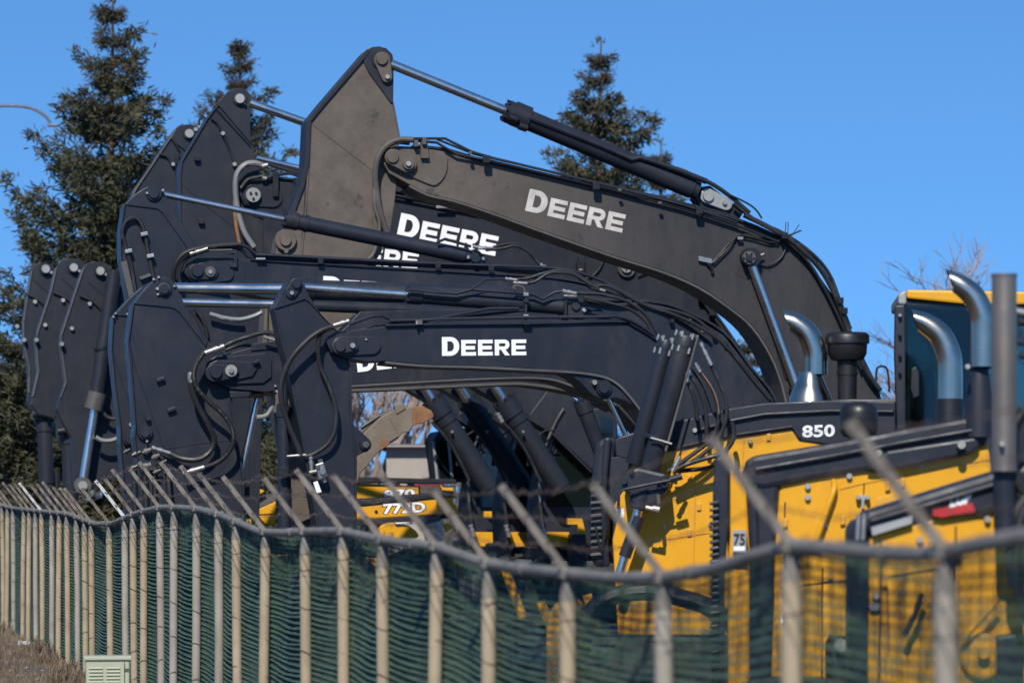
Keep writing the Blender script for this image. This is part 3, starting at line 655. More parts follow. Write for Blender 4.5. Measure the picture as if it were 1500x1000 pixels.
strip(T, 'worn_front_plate', pl, [(177, 384), (189, 436), (192, 450)], -9, .03, .2, 'frame', sub=sb)
pinset(T, pl, 225, 283, 8, .0, bolt=(215, 283, 2)); pin(T, 'bolt', pl, 238, 279, 2.2, .02, .05, 'steel', sides=6)
for pth in ([(180, 350), (179, 338), (184, 325), (195, 319), (205, 324), (212, 342), (217, 370), (226, 410), (232, 430)], [(181, 348), (186, 368), (192, 390), (199, 430), (205, 445)]):
    hose(T, pl, pth, 3, .04, 'hose')
for x, y in ((211, 343), (188, 368), (220, 375)):
    prism(T, 'hose_band', pl, [(x - 5, y - 2), (x + 5, y - 4), (x + 6, y + 1), (x - 4, y + 3)], .1, .08, 'steel', bevel=.003)
prism(T, 'lifting_cleat', pl, [(204, 406), (220, 400), (222, 404), (206, 410)], .05, .06, 'frame', bevel=.004)
hyd(T, pl, (240, 285), (420, 322), (688, 376), 4.6, 11.5, -.05)
prism(T, 'cylinder_lug', pl, capsule((695, 377), (712, 392), 12, 10), 0, .2, 'charcoal'); pin(T, 'pivot_pin', pl, 696, 377, 8, 0, .04, 'charcoal')
for x, y in ((685, 377), (707, 379)): pin(T, 'bolt', pl, x, y, 2.8, 0, .05, 'steel', sides=6)
cyl(T, 'cylinder_band', pl, (426, 322), (432, 323), 13.6, -.05, 'charcoal'); cyl(T, 'cylinder_band', pl, (446, 327), (451, 328), 13, -.05, 'charcoal')
fitting(T, pl, (693, 361), (712, 364), 2.8, .08); fitting(T, pl, (700, 364), (722, 363), 2, .12)
hose(T, pl, [(640, 355), (652, 350), (690, 361)], 2.2, .1, 'charcoal', 'steel_pipe', smoothit=False)
hose(T, pl, [(712, 366), (735, 364), (755, 360), (775, 370), (790, 387)], 2.4, .05); hose(T, pl, [(722, 362), (745, 357), (765, 361), (792, 390)], 2.0, 0); fitting(T, pl, (791, 387), (806, 396), 3, .05)
boom3 = [(270, 400), (274, 386), (288, 378), (330, 377), (367, 381), (441, 386), (700, 401), (810, 408), (870, 420), (950, 450), (1020, 520), (1050, 600), (1030, 620), (950, 520), (850, 470), (700, 455), (400, 438), (330, 425), (285, 418)]
bo = prism(T, 'boom', pl, boom3, .09, .5, 'charcoal')
strip(T, 'top_plate', pl, sm([(367, 381), (441, 386), (700, 401), (810, 408), (870, 420), (950, 450)], 3), -3, .12, .56, 'charcoal', sub=bo)
prism(T, 'boss_plate', pl, capsule((298, 400), (332, 401), 16, 11), .12, .03, 'charcoal', sub=bo)
prism(T, 'pin_keeper', pl, capsule((288, 398), (310, 399), 12, 10), .15, .05, 'charcoal', sub=bo); pin(T, 'pivot_pin', pl, 289, 397, 8.5, .15, .04, 'charcoal', sub=bo)
pin(T, 'washer', pl, 308, 398, 8, .15, .03, 'frame', sub=bo); pin(T, 'bolt', pl, 308, 398, 3.5, .18, .02, 'steel', sides=6, sub=bo)
prism(T, 'pipe_bracket', pl, [(336, 368), (348, 368), (348, 392), (336, 392), (336, 386), (343, 386), (343, 372), (336, 372)], .14, .08, 'charcoal', sub=bo)
seam(T, pl, [(358, 384), (358, 430)], 1, .09, 'charcoal'); seam(T, pl, [(372, 384), (372, 430)], .8, .09, 'charcoal')
deere(T, pl, 472, 433, 604, 441, 29, 25, .092, sub=bo)
hose(T, pl, [(255, 415), (254, 400), (260, 382), (272, 370), (290, 364), (320, 360), (350, 358)], 3.6, [.1, .14, .18, .2, .2, .18, .15], 'hose'); hose(T, pl, [(264, 416), (262, 402), (267, 386), (278, 375), (292, 370)], 3, .14, 'hose')
hose(T, pl, [(292, 370), (306, 366), (340, 362), (356, 368), (368, 377), (400, 379), (700, 393), (790, 398)], 2.8, .1, 'charcoal', 'steel_pipe')
hose(T, pl, [(350, 358), (362, 362), (376, 372), (400, 374), (640, 386), (800, 392), (850, 400), (900, 420), (950, 450)], 2.6, .16, 'charcoal', 'steel_pipe')
fitting(T, pl, (278, 372), (304, 364), 3.6, .2); hose(T, pl, [(306, 367), (340, 366)], 1.6, .2, 'frame', 'steel_pipe', smoothit=False); clamp(T, pl, 382, 379, 14, 3, .15, 'steel', .03)
for x, y in ((470, 382), (642, 388), (720, 392)): clamp(T, pl, x, y, 8, 9, .12)
fitting(T, pl, (866, 420), (886, 426), 3, .1); hose(T, pl, [(790, 398), (830, 396), (866, 420)], 3, .1)
hose(T, pl, [(307, 460), (330, 466), (352, 468), (372, 463), (384, 457)], 3.6, .1, 'greyhose')
hose(T, pl, [(276, 455), (290, 480), (300, 500)], 3, 0, 'hose'); hose(T, pl, [(286, 452), (298, 470), (303, 492), (300, 505)], 2.6, .05, 'hose')

# ------------------------------------------------ E4: the dusty one
P4 = Plane(555, 45.0, TH)
E4 = Thing('excavator', 'tallest excavator with tan dust covered stick and a large brown grey boom', 'excavator', ground_under(P4, 1290), 'row of excavators')
T, pl = E4, P4
xa = P4.p(640, 300).x - T.L.x; xb = P4.p(990, 300).x - T.L.x
M['dust'] = dustmat(xa, xb, 'dusty_charcoal_paint')
s = [(536, 74), (545, 69), (555, 68), (566, 71), (575, 80), (577, 95), (576, 150), (580, 175), (585, 200), (583, 245), (578, 300), (570, 350), (552, 380), (540, 460), (520, 560), (470, 700), (462, 780), (430, 780), (428, 720), (400, 600), (383, 520), (388, 455), (402, 380), (408, 345), (425, 312), (440, 272), (447, 240), (450, 176), (470, 152)]
sb = prism(T, 'stick', pl, s, -.02, .5, 'dust', bevel=.012)
strip(T, 'edge_flange', pl, [(538, 72), (470, 151), (450, 176), (447, 240), (440, 272), (425, 312), (408, 345)], -6, .02, .56, 'charcoal_far', sub=sb)
strip(T, 'front_strip', pl, [(454, 178), (451, 240), (448, 285), (447, 300), (440, 380)], -2.5, .0, .04, 'dust', sub=sb)
prism(T, 'stick_head_plate', pl, [(536, 74), (545, 69), (555, 68), (566, 71), (575, 80), (577, 95), (576, 152), (572, 150), (540, 106), (533, 92)], .01, .54, 'charcoal_far', sub=sb)
seam(T, pl, [(536, 90), (576, 152), (585, 200)], 1.3, -.01, 'dust'); seam(T, pl, [(452, 178), (546, 250), (560, 262)], 1.0, -.02, 'dust'); seam(T, pl, [(451, 190), (446, 300), (441, 372)], .9, -.02, 'black')
seam(T, pl, [(545, 345), (545, 250), (548, 235)], .9, -.02, 'dust')
pinb = pin(T, 'pin_boss', pl, 559, 87, 16, .0, .04, 'charcoal_far'); kp = prism(T, 'pin_keeper', pl, capsule((560, 88), (567, 113), 12, 8), .07, .05, 'dust', sub=pinb)
pin(T, 'pivot_pin', pl, 559, 87, 8.5, .07, .04, 'dust', sub=pinb); pin(T, 'bolt', pl, 567, 113, 3.6, .07, .04, 'pin', sides=6, sub=pinb)
pb = pin(T, 'pin_boss', pl, 418, 352, 16, -.0, .05, 'dust'); pin(T, 'pivot_pin', pl, 418, 352, 8.5, .05, .04, 'dust', sub=pb); pin(T, 'bolt', pl, 419, 368, 3.5, .03, .04, 'dust', sides=8, sub=pb)
seam(T, pl, [(393, 440), (392, 500)], 1, -.0, 'black')
# arm cylinder
hyd(T, pl, (572, 94), (745, 164), (1022, 280), 7, 15, .0, mat='charcoal_far')
cyl(T, 'cylinder_band', pl, (752, 166), (774, 175), 18.5, .0, 'charcoal_far'); 
for o_ in ((746, 172), (760, 184)): cyl(T, 'port_boss', pl, o_, (o_[0] + 12, o_[1] + 4), 6, .14, 'black')
hose(T, pl, [(775, 172), (880, 214), (925, 234), (937, 231), (960, 238), (1000, 252), (1035, 266)], 4.4, .14, 'charcoal_far', 'steel_pipe', smoothit=False)
hose(T, pl, [(940, 234), (1000, 252), (1040, 268), (1070, 288), (1098, 312)], 3.2, .05, 'hose'); fitting(T, pl, (992, 247), (1006, 252), 3.6, .1)
hose(T, pl, [(1070, 286), (1095, 298), (1108, 308), (1116, 320)], 1.4, .1, 'hose', 'cable')
lg = prism(T, 'cylinder_lug', pl, [(1024, 274), (1040, 272), (1090, 310), (1080, 326), (1030, 306), (1018, 290)], -.02, .3, 'charcoal_far'); prism(T, 'pin_keeper', pl, capsule((1037, 287), (1064, 299), 11, 9), .04, .06, 'pin', sub=lg)
pin(T, 'pivot_pin', pl, 1037, 287, 8.5, .04, .04, 'pin', sub=lg); pin(T, 'bolt', pl, 1061, 297, 3.6, .04, .04, 'steel', sides=6, sub=lg)
# boom
topB = sm([(560, 236), (562, 224), (570, 217), (588, 214), (646, 219), (674, 226), (720, 240), (800, 258), (900, 280), (960, 292), (1024, 308), (1072, 320), (1125, 341), (1160, 364), (1200, 410), (1232, 460), (1256, 512), (1284, 572), (1302, 640)], 3)
botB = sm([(1190, 660), (1160, 610), (1146, 560), (1130, 520), (1104, 480), (1072, 452), (1024, 420), (968, 396), (900, 375), (800, 340), (720, 311), (664, 293), (626, 284), (590, 265), (570, 254)], 3)
bo = prism(T, 'boom', pl, topB + [(1302, 700), (1200, 700)] + botB, .1, .6, 'dust', bevel=.012)
strip(T, 'bottom_plate', pl, botB[3:-4][::-1], 3.0, .14, .7, 'frame', sub=bo)
strip(T, 'top_plate', pl, topB[10:], -3.5, .14, .7, 'charcoal_far', sub=bo)
prism(T, 'boss_plate', pl, sm([(566, 232), (572, 219), (600, 217), (650, 222), (656, 240), (652, 258), (640, 271), (628, 270), (600, 258), (575, 248)], 2, True), .13, .035, 'dust', bevel=.01, sub=bo)
kp = prism(T, 'pin_keeper', pl, capsule((576, 230), (598, 240), 12, 13), .2, .07, 'dust', bevel=.012, sub=bo)
pin(T, 'pivot_pin', pl, 575, 230, 9, .2, .03, 'dust', sub=bo); pin(T, 'washer', pl, 598, 240, 9, .2, .04, 'dust', sub=bo); pin(T, 'bolt', pl, 598, 240, 4.2, .24, .035, 'pin', sub=bo, sides=6)
prism(T, 'pipe_bracket', pl, [(617, 206), (626, 206), (629, 232), (617, 232)], .2, .08, 'dust', sub=bo); prism(T, 'pipe_bracket', pl, [(607, 205), (613, 205), (613, 215), (607, 215)], .24, .1, 'frame', sub=bo); prism(T, 'pipe_bracket', pl, [(619, 201), (625, 201), (625, 212), (619, 212)], .26, .1, 'frame', sub=bo)
deere(T, pl, 769, 308.5, 911, 341, 33, 27, .102, mat='dustywhite', outline=False, sub=bo)
for pth, r_, o_ in (([(605, 203), (652, 203), (690, 222), (720, 231), (900, 274), (1000, 300), (1080, 326)], 2.0, .2), ([(605, 206), (640, 209), (668, 226), (720, 236), (900, 279), (1000, 305), (1090, 334), (1140, 354)], 2.0, .17), ([(640, 204), (695, 226), (800, 250), (960, 287), (1060, 312), (1120, 338)], 1.7, .05)):
    hose(T, pl, pth, r_, o_, 'charcoal_far', 'steel_pipe', smoothit=False)
for x, y in ((713, 233), (874, 272), (1025, 308)): clamp(T, pl, x, y, 10, 11, .22, 'black', .06)
for x, y in ((689, 224), (908, 278), (967, 297)): clamp(T, pl, x, y, 5, 4, .26, 'frame', .05)
hose(T, pl, [(605, 205), (585, 205), (568, 212), (555, 228), (550, 252), (552, 282), (558, 315), (568, 345)], 4.4, [.2, .2, .2, .18, .14, .08, .06, .04], 'dustyhose'); hose(T, pl, [(600, 210), (580, 209), (565, 218), (556, 240), (550, 262), (549, 300), (556, 330), (548, 370), (532, 385)], 3.2, .08, 'dustyhose')
hose(T, pl, [(1090, 315), (1130, 335), (1165, 358), (1200, 392), (1222, 430), (1238, 472), (1250, 500), (1270, 545), (1290, 572)], 3.8, .22, 'hose'); hose(T, pl, [(1075, 298), (1110, 325), (1148, 342), (1190, 372), (1215, 402), (1230, 440), (1246, 482)], 2.8, .1, 'hose'); hose(T, pl, [(1150, 350), (1185, 385), (1212, 430), (1240, 490), (1262, 540)], 2.2, .2, 'hose')
for x, y in ((1150, 345), (1232, 440), (1238, 455)): clamp(T, pl, x, y, 8, 9, .2, 'black', .1)
for k in range(6):
    a = random.uniform(-2.6, -.2); hose(T, pl, [(1150 + k * 2, 345), (1150 + k * 2 + 18 * math.cos(a), 345 + 20 * math.sin(a))], .6, .25, 'black', 'cable_tie', smoothit=False)
hose(T, pl, [(1040, 388), (1060, 366), (1075, 350), (1092, 344), (1110, 348), (1140, 352)], 1.6, .13, 'hose', 'cable'); hose(T, pl, [(1045, 385), (1068, 362), (1080, 346), (1100, 347), (1130, 355), (1146, 350)], 1.4, .16, 'hose', 'cable'); hose(T, pl, [(1110, 388), (1130, 387), (1145, 376), (1152, 360)], 1.4, .14, 'hose', 'cable')
clamp(T, pl, 1085, 349, 8, 4, .16, 'steel', .04)
prism(T, 'sensor_bracket', pl, [(1024, 375), (1043, 379), (1043, 386), (1024, 382)], .16, .06, 'steel', bevel=.004); hose(T, pl, [(1036, 385), (1042, 392), (1044, 400)], 2.6, .14, 'black', 'plug')
pb = pin(T, 'pin_boss', pl, 1097, 378, 14.5, .1, .17, 'black'); pin(T, 'pivot_pin', pl, 1097, 378, 10, .27, .04, 'frame', sub=pb); pin(T, 'cap', pl, 1097, 378, 5, .31, .03, 'charcoal', sub=pb)
for k in range(6): pin(T, 'bolt', pl, 1097 + 7.5 * math.cos(k * 1.047), 378 + 7.5 * math.sin(k * 1.047), 1.5, .31, .02, 'black', sides=6, sub=pb)
pin(T, 'wear_ring', pl, 1097, 382, 27, .1, .008, 'dust', sub=pb, sides=32); fitting(T, pl, (1108, 376), (1119, 372), 2, .2)
hyd(T, pl, (1099, 382), (1166, 565), (1215, 690), 7, 12, .2, 'boom_cylinder', gland=False)
hose(T, pl, [(1100, 392), (1112, 430), (1130, 480), (1152, 555)], 3.2, .1, 'hose')
# bucket with worn teeth, hanging low
Tb = Thing('digging_bucket', 'dusty tan bucket claw with rusty tip in the gap under the front boom', 'bucket', ground_under(P4, 540)); PB = Plane(540, 43.4, TH)
Tk = T; T, pl = Tb, PB
bk = prism(T, 'bucket', pl, [(500, 760), (505, 690), (520, 658), (534, 633), (556, 612), (574, 601), (598, 596), (606, 597), (606, 622), (599, 633), (590, 634), (583, 643), (570, 650), (560, 657), (549, 668), (539, 682), (528, 692), (520, 720), (520, 1000), (490, 1000)], 0, .7, 'tan', bevel=.015)
prism(T, 'tooth', pl, [(604, 596), (619, 594), (632, 601), (636, 608), (633, 613), (626, 616), (620, 620), (612, 621), (604, 624)], .02, .16, 'rust', sub=bk, bevel=.012)
for x, y in ((572, 641), (560, 652), (583, 600)): prism(T, 'wear_cap', pl, [(x - 6, y - 6), (x + 9, y - 10), (x + 12, y - 2), (x - 2, y + 7)], 0.015, .1, 'rust' if y > 645 else 'tan', sub=bk, bevel=.008)
seam(T, pl, [(570, 612), (585, 640)], 1, .0, 'tan')
hose(T, pl, [(529, 627), (556, 609)], 3, -.1, 'black', 'link_rod', smoothit=False)
T, pl = Tk, P4
prism(T, 'bucket_link', pl, [(428, 730), (455, 728), (464, 755), (440, 765), (428, 758)], .1, .2, 'dust')
lower_body(T, pl, 1150, 1440, 3.45, -.3, yellowtop=True)
hose(T, pl, [(1283, 572), (1284, 543), (1288, 537), (1296, 537), (1300, 543), (1302, 560), (1303, 574)], 1.6, -.4, 'black', 'handrail')
hose(T, pl, [(1312, 574), (1312, 560), (1330, 560), (1350, 560)], 1.6, -.4, 'black', 'handrail', smoothit=False)

# ------------------------------------------------ E5
P5 = Plane(351, 48.0, TH)
E5 = Thing('excavator', 'second tallest charcoal excavator, stick top with round pale pin against the sky', 'excavator', ground_under(P5, 1180), 'row of excavators')
T, pl = E5, P5
s = [(334, 134), (343, 130), (352, 129), (361, 132), (367, 139), (367, 196), (372, 218), (380, 250), (386, 300), (386, 520), (380, 760), (300, 760), (264, 520), (264, 256), (266, 236), (304, 172)]
sb = prism(T, 'stick', pl, s, -.02, .5, 'charcoal_far')
strip(T, 'edge_flange', pl, [(334, 134), (304, 172), (266, 236), (264, 256), (264, 348)], -2, .01, .52, 'charcoal_far', sub=sb)
prism(T, 'stick_head_plate', pl, [(334, 134), (343, 130), (352, 129), (361, 132), (367, 139), (367, 196), (369, 212), (318, 152)], .01, .54, 'charcoal_far', sub=sb)
seam(T, pl, [(310, 152), (367, 214)], .9, .01, 'charcoal_far')
pb = pin(T, 'pin_boss', pl, 351, 145, 11, 0, .04, 'charcoal_far'); pin(T, 'pivot_pin', pl, 351, 145, 7.2, .04, .05, 'pin', sub=pb); pin(T, 'bolt', pl, 358, 152, 2.5, .04, .04, 'black', sides=6, sub=pb)
hose(T, pl, [(309, 173), (318, 180), (326, 196), (336, 218), (343, 241)], 1.7, .02, 'charcoal_far', 'grease_line'); 
for x, y in ((326, 196), (343, 241)): pin(T, 'bolt', pl, x, y, 3.2, 0, .06, 'pin', sides=8)
for x, y in ((289, 232), (295, 324)): clamp(T, pl, x, y, 8, 7, -.0, 'black', .06)
seam(T, pl, [(264, 268), (300, 300), (345, 335)], .8, -.02, 'charcoal_far')
hyd(T, pl, (366, 151), (470, 188), (760, 288), 6.2, 11, 0, mat='charcoal_far')
boom5 = [(351, 285), (355, 272), (366, 265), (400, 262), (430, 264), (578, 283), (696, 306), (800, 330), (900, 356), (975, 385), (1004, 408), (1034, 450), (1066, 500), (1092, 545), (1116, 600), (1130, 650), (1060, 650), (1010, 540), (960, 480), (900, 440), (800, 405), (690, 383), (560, 352), (430, 320), (380, 310), (358, 300)]
bo = prism(T, 'boom', pl, boom5, .1, .6, 'charcoal_far')
strip(T, 'top_plate', pl, sm([(400, 262), (430, 264), (578, 283), (696, 306), (800, 330), (900, 356), (975, 385), (1004, 408), (1034, 450), (1066, 500), (1092, 545), (1116, 600)], 3), -3, .14, .7, 'charcoal_far', sub=bo)
pb = prism(T, 'boss_plate', pl, capsule((371, 286), (400, 290), 16, 14), .13, .04, 'charcoal_far', sub=bo); pin(T, 'washer', pl, 371, 286, 11, .17, .035, 'pin', sub=bo)
for x, y in ((367, 283), (375, 283), (371, 291)): pin(T, 'bolt', pl, x, y, 2, .2, .03, 'black', sides=6, sub=bo)
deere(T, pl, 581, 345, 725, 375, 34, 29, .102, sub=bo)
hose(T, pl, [(386, 243), (372, 239), (358, 242), (347, 256), (345, 280), (349, 310), (358, 340), (372, 362)], 4.4, [.1, .14, .16, .16, .14, .12, .1, .1], 'greyhose'); hose(T, pl, [(388, 258), (375, 260), (362, 264), (353, 276)], 3, .16, 'hose')
hose(T, pl, [(347, 262), (344, 300), (346, 330), (351, 356)], 3, .05, 'rust', 'grease_line')
fitting(T, pl, (384, 244), (392, 242), 4.5, .16); fitting(T, pl, (384, 261), (390, 262), 4, .16)
hose(T, pl, [(392, 240), (410, 246), (430, 252), (445, 256)], 2.6, .16, 'charcoal_far', 'steel_pipe'); hose(T, pl, [(390, 262), (400, 258), (425, 254), (444, 262)], 2.6, .16, 'charcoal_far', 'steel_pipe')
clamp(T, pl, 404, 270, 8, 36, .14, 'black', .05); 
for pth in ([(430, 262), (578, 279), (700, 303)], [(430, 266), (578, 286), (700, 310)]): hose(T, pl, pth, 2, .18, 'charcoal_far', 'steel_pipe', smoothit=False)
clamp(T, pl, 598, 284, 10, 9, .14, 'black'); clamp(T, pl, 652, 303, 26, 4, .2, 'steel', .03)
seam(T, pl, [(762, 330), (758, 400)], 1.0, .1, 'charcoal_far'); seam(T, pl, [(770, 335), (766, 400)], .7, .1, 'charcoal_far')
clamp(T, pl, 851, 392, 11, 16, .1, 'black', .1); clamp(T, pl, 852, 381, 8, 10, .1, 'charcoal_far', .1); clamp(T, pl, 851, 395, 5, 3, .2, 'steel', .03)
hose(T, pl, [(858, 408), (870, 402), (880, 390), (886, 374)], 1.3, .14, 'hose', 'cable')
pb = pin(T, 'pin_boss', pl, 917, 393, 14, .1, .06, 'frame'); pin(T, 'pivot_pin', pl, 917, 392, 8, .16, .05, 'pin', sub=pb)
vs_, fs_ = [], []
for dx_, dy_ in ((3.4, 0), (-3.4, 0), (0, 3.4), (0, -3.4)): pin(T, 'bolt', pl, 917 + dx_, 392 + dy_, 1.4, .2, .025, 'black', sides=6, sub=pb)
cyl(T, 'boom_cylinder', pl, (922, 402), (960, 500), 8, .02, 'frame', sub=None)
hose(T, pl, [(934, 404), (944, 400), (955, 398)], 1.3, .14, 'hose', 'cable')
hose(T, pl, [(1000, 402), (1018, 424), (1042, 458), (1076, 506), (1104, 550)], 3.0, .16); hose(T, pl, [(1004, 402), (1024, 426), (1050, 462), (1082, 508), (1098, 540), (1130, 568)], 2.0, .2)
for x, y in ((1028, 436), (1044, 458), (1072, 500), (1090, 532)): clamp(T, pl, x, y, 8, 8, .16, 'black', .08)
for x, y in ((1083, 499), (1100, 520)): pin(T, 'bolt', pl, x, y, 3, .3, .04, 'steel', sides=6)

# ------------------------------------------------ E6
P6 = Plane(277, 51.0, TH)
E6 = Thing('excavator', 'charcoal excavator with stick top just left of the second tallest, bright left edge', 'excavator', ground_under(P6, 1150), 'row of excavators')
T, pl = E6, P6
s = [(258, 187), (264, 183), (280, 182), (288, 187), (291, 205), (300, 230), (310, 300), (310, 560), (200, 560), (188, 420), (186, 300), (197, 278), (230, 228)]
sb = prism(T, 'stick', pl, s, -.02, .5, 'charcoal_far')
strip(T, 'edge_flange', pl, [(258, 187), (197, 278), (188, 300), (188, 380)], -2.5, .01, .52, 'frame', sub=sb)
prism(T, 'stick_head_plate', pl, [(258, 187), (264, 183), (280, 182), (288, 187), (291, 205), (296, 240), (250, 204)], .01, .54, 'charcoal_far', sub=sb)
pb = pin(T, 'pin_boss', pl, 277, 196, 10, 0, .04, 'charcoal_far'); pin(T, 'pivot_pin', pl, 277, 196, 6.6, .04, .05, 'pin', sub=pb)
hose(T, pl, [(252, 203), (258, 212), (262, 220)], 1.6, .02, 'charcoal_far', 'grease_line'); hose(T, pl, [(233, 226), (245, 230), (252, 242)], 1.6, .02, 'charcoal_far', 'grease_line')
hose(T, pl, [(292, 184), (292, 176), (298, 172), (304, 176)], 1.6, .05, 'hose', 'cable')
for x, y in ((253, 241), (286, 190), (292, 186)): pin(T, 'bolt', pl, x, y, 3, .0, .06, 'pin', sides=8)
for y in (232, 255, 285, 310): clamp(T, pl, 260, y, 5, 16, .0, 'black', .05)
hyd(T, pl, (376, 232), (500, 261), (800, 332), 4.8, 9, .25, mat='charcoal_far')
boom6 = [(300, 318), (430, 322), (560, 338), (700, 360), (850, 390), (960, 450), (1040, 560), (1060, 640), (960, 640), (880, 520), (700, 430), (480, 395), (300, 370)]
bo = prism(T, 'boom', pl, boom6, .0, .6, 'charcoal_far')
deere(T, pl, 478, 381, 611, 396, 31, 26, .002, sub=bo)

# ------------------------------------------------ the far three
E9s = [(122, 392), (128, 385), (140, 383), (156, 386), (164, 396), (172, 440), (178, 520), (175, 700), (110, 710), (105, 640), (90, 614), (84, 598), (88, 580), (96, 560), (94, 530), (89, 505), (89, 492), (108, 434)]
E8s = [(82, 392), (90, 382), (100, 378), (118, 380), (130, 392), (140, 440), (140, 560), (110, 590), (90, 600), (80, 612), (56, 606), (46, 592), (52, 575), (56, 545), (52, 498), (56, 482), (74, 428)]
E7s = [(46, 396), (50, 388), (60, 384), (75, 387), (84, 396), (100, 440), (100, 560), (80, 580), (62, 602), (44, 600), (40, 588), (43, 565), (40, 532), (34, 498), (34, 472), (40, 432)]
specs = [
 (56.2, E9s, (147, 397), [(122, 392), (108, 434), (89, 492), (89, 506), (96, 560), (88, 582)], 0, 'front and largest of the three far left excavators, its chrome bucket cylinder rod in view', 'pin'),
 (58.3, E8s, (108, 392), [(82, 392), (74, 428), (56, 482), (52, 500), (56, 545), (48, 580)], -52, 'middle one of the three small excavators at the far left, in front of the spruce', 'pin'),
 (63.2, E7s, (67, 394), [(46, 396), (40, 432), (34, 472), (34, 500), (42, 540), (42, 575)], -104, 'leftmost excavator, farthest of the row, its stick against the spruce', 'pin')]
for D, sp, top, edge, dx, lab, pm in specs:
    pl = Plane(top[0], D, TH); T = Thing('excavator', lab, 'excavator', ground_under(pl, 860 + dx), 'row of excavators')
    sb = prism(T, 'stick', pl, sp, -.02, .45, 'charcoal_far')
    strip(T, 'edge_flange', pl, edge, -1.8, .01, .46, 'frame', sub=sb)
    pb = pin(T, 'pin_boss', pl, top[0], top[1], 9, 0, .05, 'charcoal_far'); pin(T, 'pivot_pin', pl, top[0], top[1], 6.2, .05, .05, pm, sub=pb); pin(T, 'bolt', pl, top[0] + 8, top[1] + 5, 2.4, .03, .05, 'steel', sides=6, sub=pb)
    x, y = top
    seam(T, pl, [(x - 18, y + 16), (x + 18, y + 48)], 1.2, -.02, 'charcoal_far'); hose(T, pl, [(x - 30, y + 36), (x - 12, y + 44), (x + 4, y + 60), (x + 10, y + 80)], 1.8, .02, 'hose', 'grease_line')
    for q in ((x - 16, y + 48), (x - 42, y + 84)): pin(T, 'bolt', pl, q[0], q[1], 3.2, -.02, .07, 'pin', sides=8)
    pin(T, 'bolt', pl, edge[3][0] + 1, edge[3][1] - 2, 3.5, .02, .1, 'steel', sides=6)
    # boom, only its lower part shows beneath the booms in front
    bm5 = [(x + 30, y + 130), (300 + dx * .5, 500), (600 + dx, 470), (740 + dx, 500), (850 + dx, 590), (900 + dx, 680), (870 + dx, 690), (806 + dx, 630), (763 + dx, 603), (690 + dx, 560), (560 + dx, 545), (300 + dx * .5, 560)]
    bb = prism(T, 'boom', pl, bm5, .05, .5, 'charcoal_far')
    strip(T, 'bottom_plate', pl, [(690 + dx, 560), (763 + dx, 603), (808 + dx, 631), (868 + dx, 690)], 3, .09, .58, 'charcoal_far', sub=bb)
    seam(T, pl, [(806 + dx, 568), (777 + dx, 607)], 1, .05, 'frame')
    # boom cylinder
    hyd(T, pl, (714 + dx, 550), (740 + dx, 590), (824 + dx, 718), 7, 15.5, .35, 'boom_cylinder', mat='charcoal_far')
    cyl(T, 'rod_ring', pl, (739 + dx, 588), (741 + dx, 592), 9.5, .35, 'pin'); cyl(T, 'cylinder_band', pl, (756 + dx, 613), (760 + dx, 619), 17.3, .35, 'charcoal_far')
    hose(T, pl, [(730 + dx, 605), (740 + dx, 622), (750 + dx, 632), (770 + dx, 660), (792 + dx, 705)], 2.4, .5, 'hose'); fitting(T, pl, (728 + dx, 605), (736 + dx, 618), 4, .5)
    pin(T, 'bolt', pl, 766 + dx, 632, 2, .62, .04, 'steel', sides=6)
    # cab
    off = -.15
    cabp = [(792 + dx, 800), (790 + dx, 745), (796 + dx, 705), (804 + dx, 662), (815 + dx, 628), (828 + dx, 602), (880 + dx, 596), (905 + dx, 606), (908 + dx, 800)]
    cb = prism(T, 'cab', pl, cabp, off, 1.1, 'charcoal_clean', bevel=.04)
    prism(T, 'cab_window', pl, [(800 + dx, 742), (806 + dx, 705), (814 + dx, 664), (824 + dx, 634), (834 + dx, 612), (872 + dx, 608), (874 + dx, 742)], off + .004, .03, 'glassdark', bevel=0, sub=cb)
    prism(T, 'cab_window', pl, [(880 + dx, 608), (898 + dx, 614), (898 + dx, 742), (880 + dx, 742)], off + .004, .03, 'glassdark', bevel=0, sub=cb)
    strip(T, 'cab_pillar', pl, sm([(797 + dx, 712), (804 + dx, 668), (816 + dx, 628), (828 + dx, 600)], 3), 4, off + .05, .1, 'charcoal_clean', sub=cb)
    hose(T, pl, [(793 + dx, 760), (790 + dx, 700), (797 + dx, 660), (812 + dx, 622), (826 + dx, 598)], 2, off + .25, 'frame', 'handrail', sub=cb)
    prism(T, 'mirror', pl, [(776 + dx, 636), (782 + dx, 632), (788 + dx, 640), (788 + dx, 682), (772 + dx, 682)], off + .5, .05, 'charcoal_far', sub=cb)
    hose(T, pl, [(782 + dx, 640), (800 + dx, 630), (814 + dx, 630)], 1.4, off + .45, 'black', 'mirror_arm', sub=cb, smoothit=False)
    prism(T, 'step_bracket', pl, [(832 + dx * 1.18, 759 + dx * .1), (853 + dx * 1.18, 759 + dx * .1), (862 + dx * 1.18, 795 + dx * .1), (853 + dx * 1.18, 795 + dx * .1), (846 + dx * 1.18, 768 + dx * .1), (832 + dx * 1.18, 768 + dx * .1)], off + .5, .12, 'yellow', bevel=.01)
    prism(T, 'body_panel', pl, [(800 + dx, 779), (835 + dx, 779), (835 + dx, 800), (808 + dx, 800)], off + .3, .5, 'yellow')
    prism(T, 'tool_box', pl, [(838 + dx, 782), (858 + dx, 782), (860 + dx, 830), (838 + dx, 830)], off + .6, .4, 'charcoal_far')
    hose(T, pl, [(790 + dx, 735), (794 + dx, 760), (796 + dx, 790)], 3, off + .4, 'hose'); fitting(T, pl, (793 + dx, 768), (798 + dx, 786), 4, off + .5)
    lower_body(T, pl, 780 + dx, 1080 + dx, 1.55, -.3)
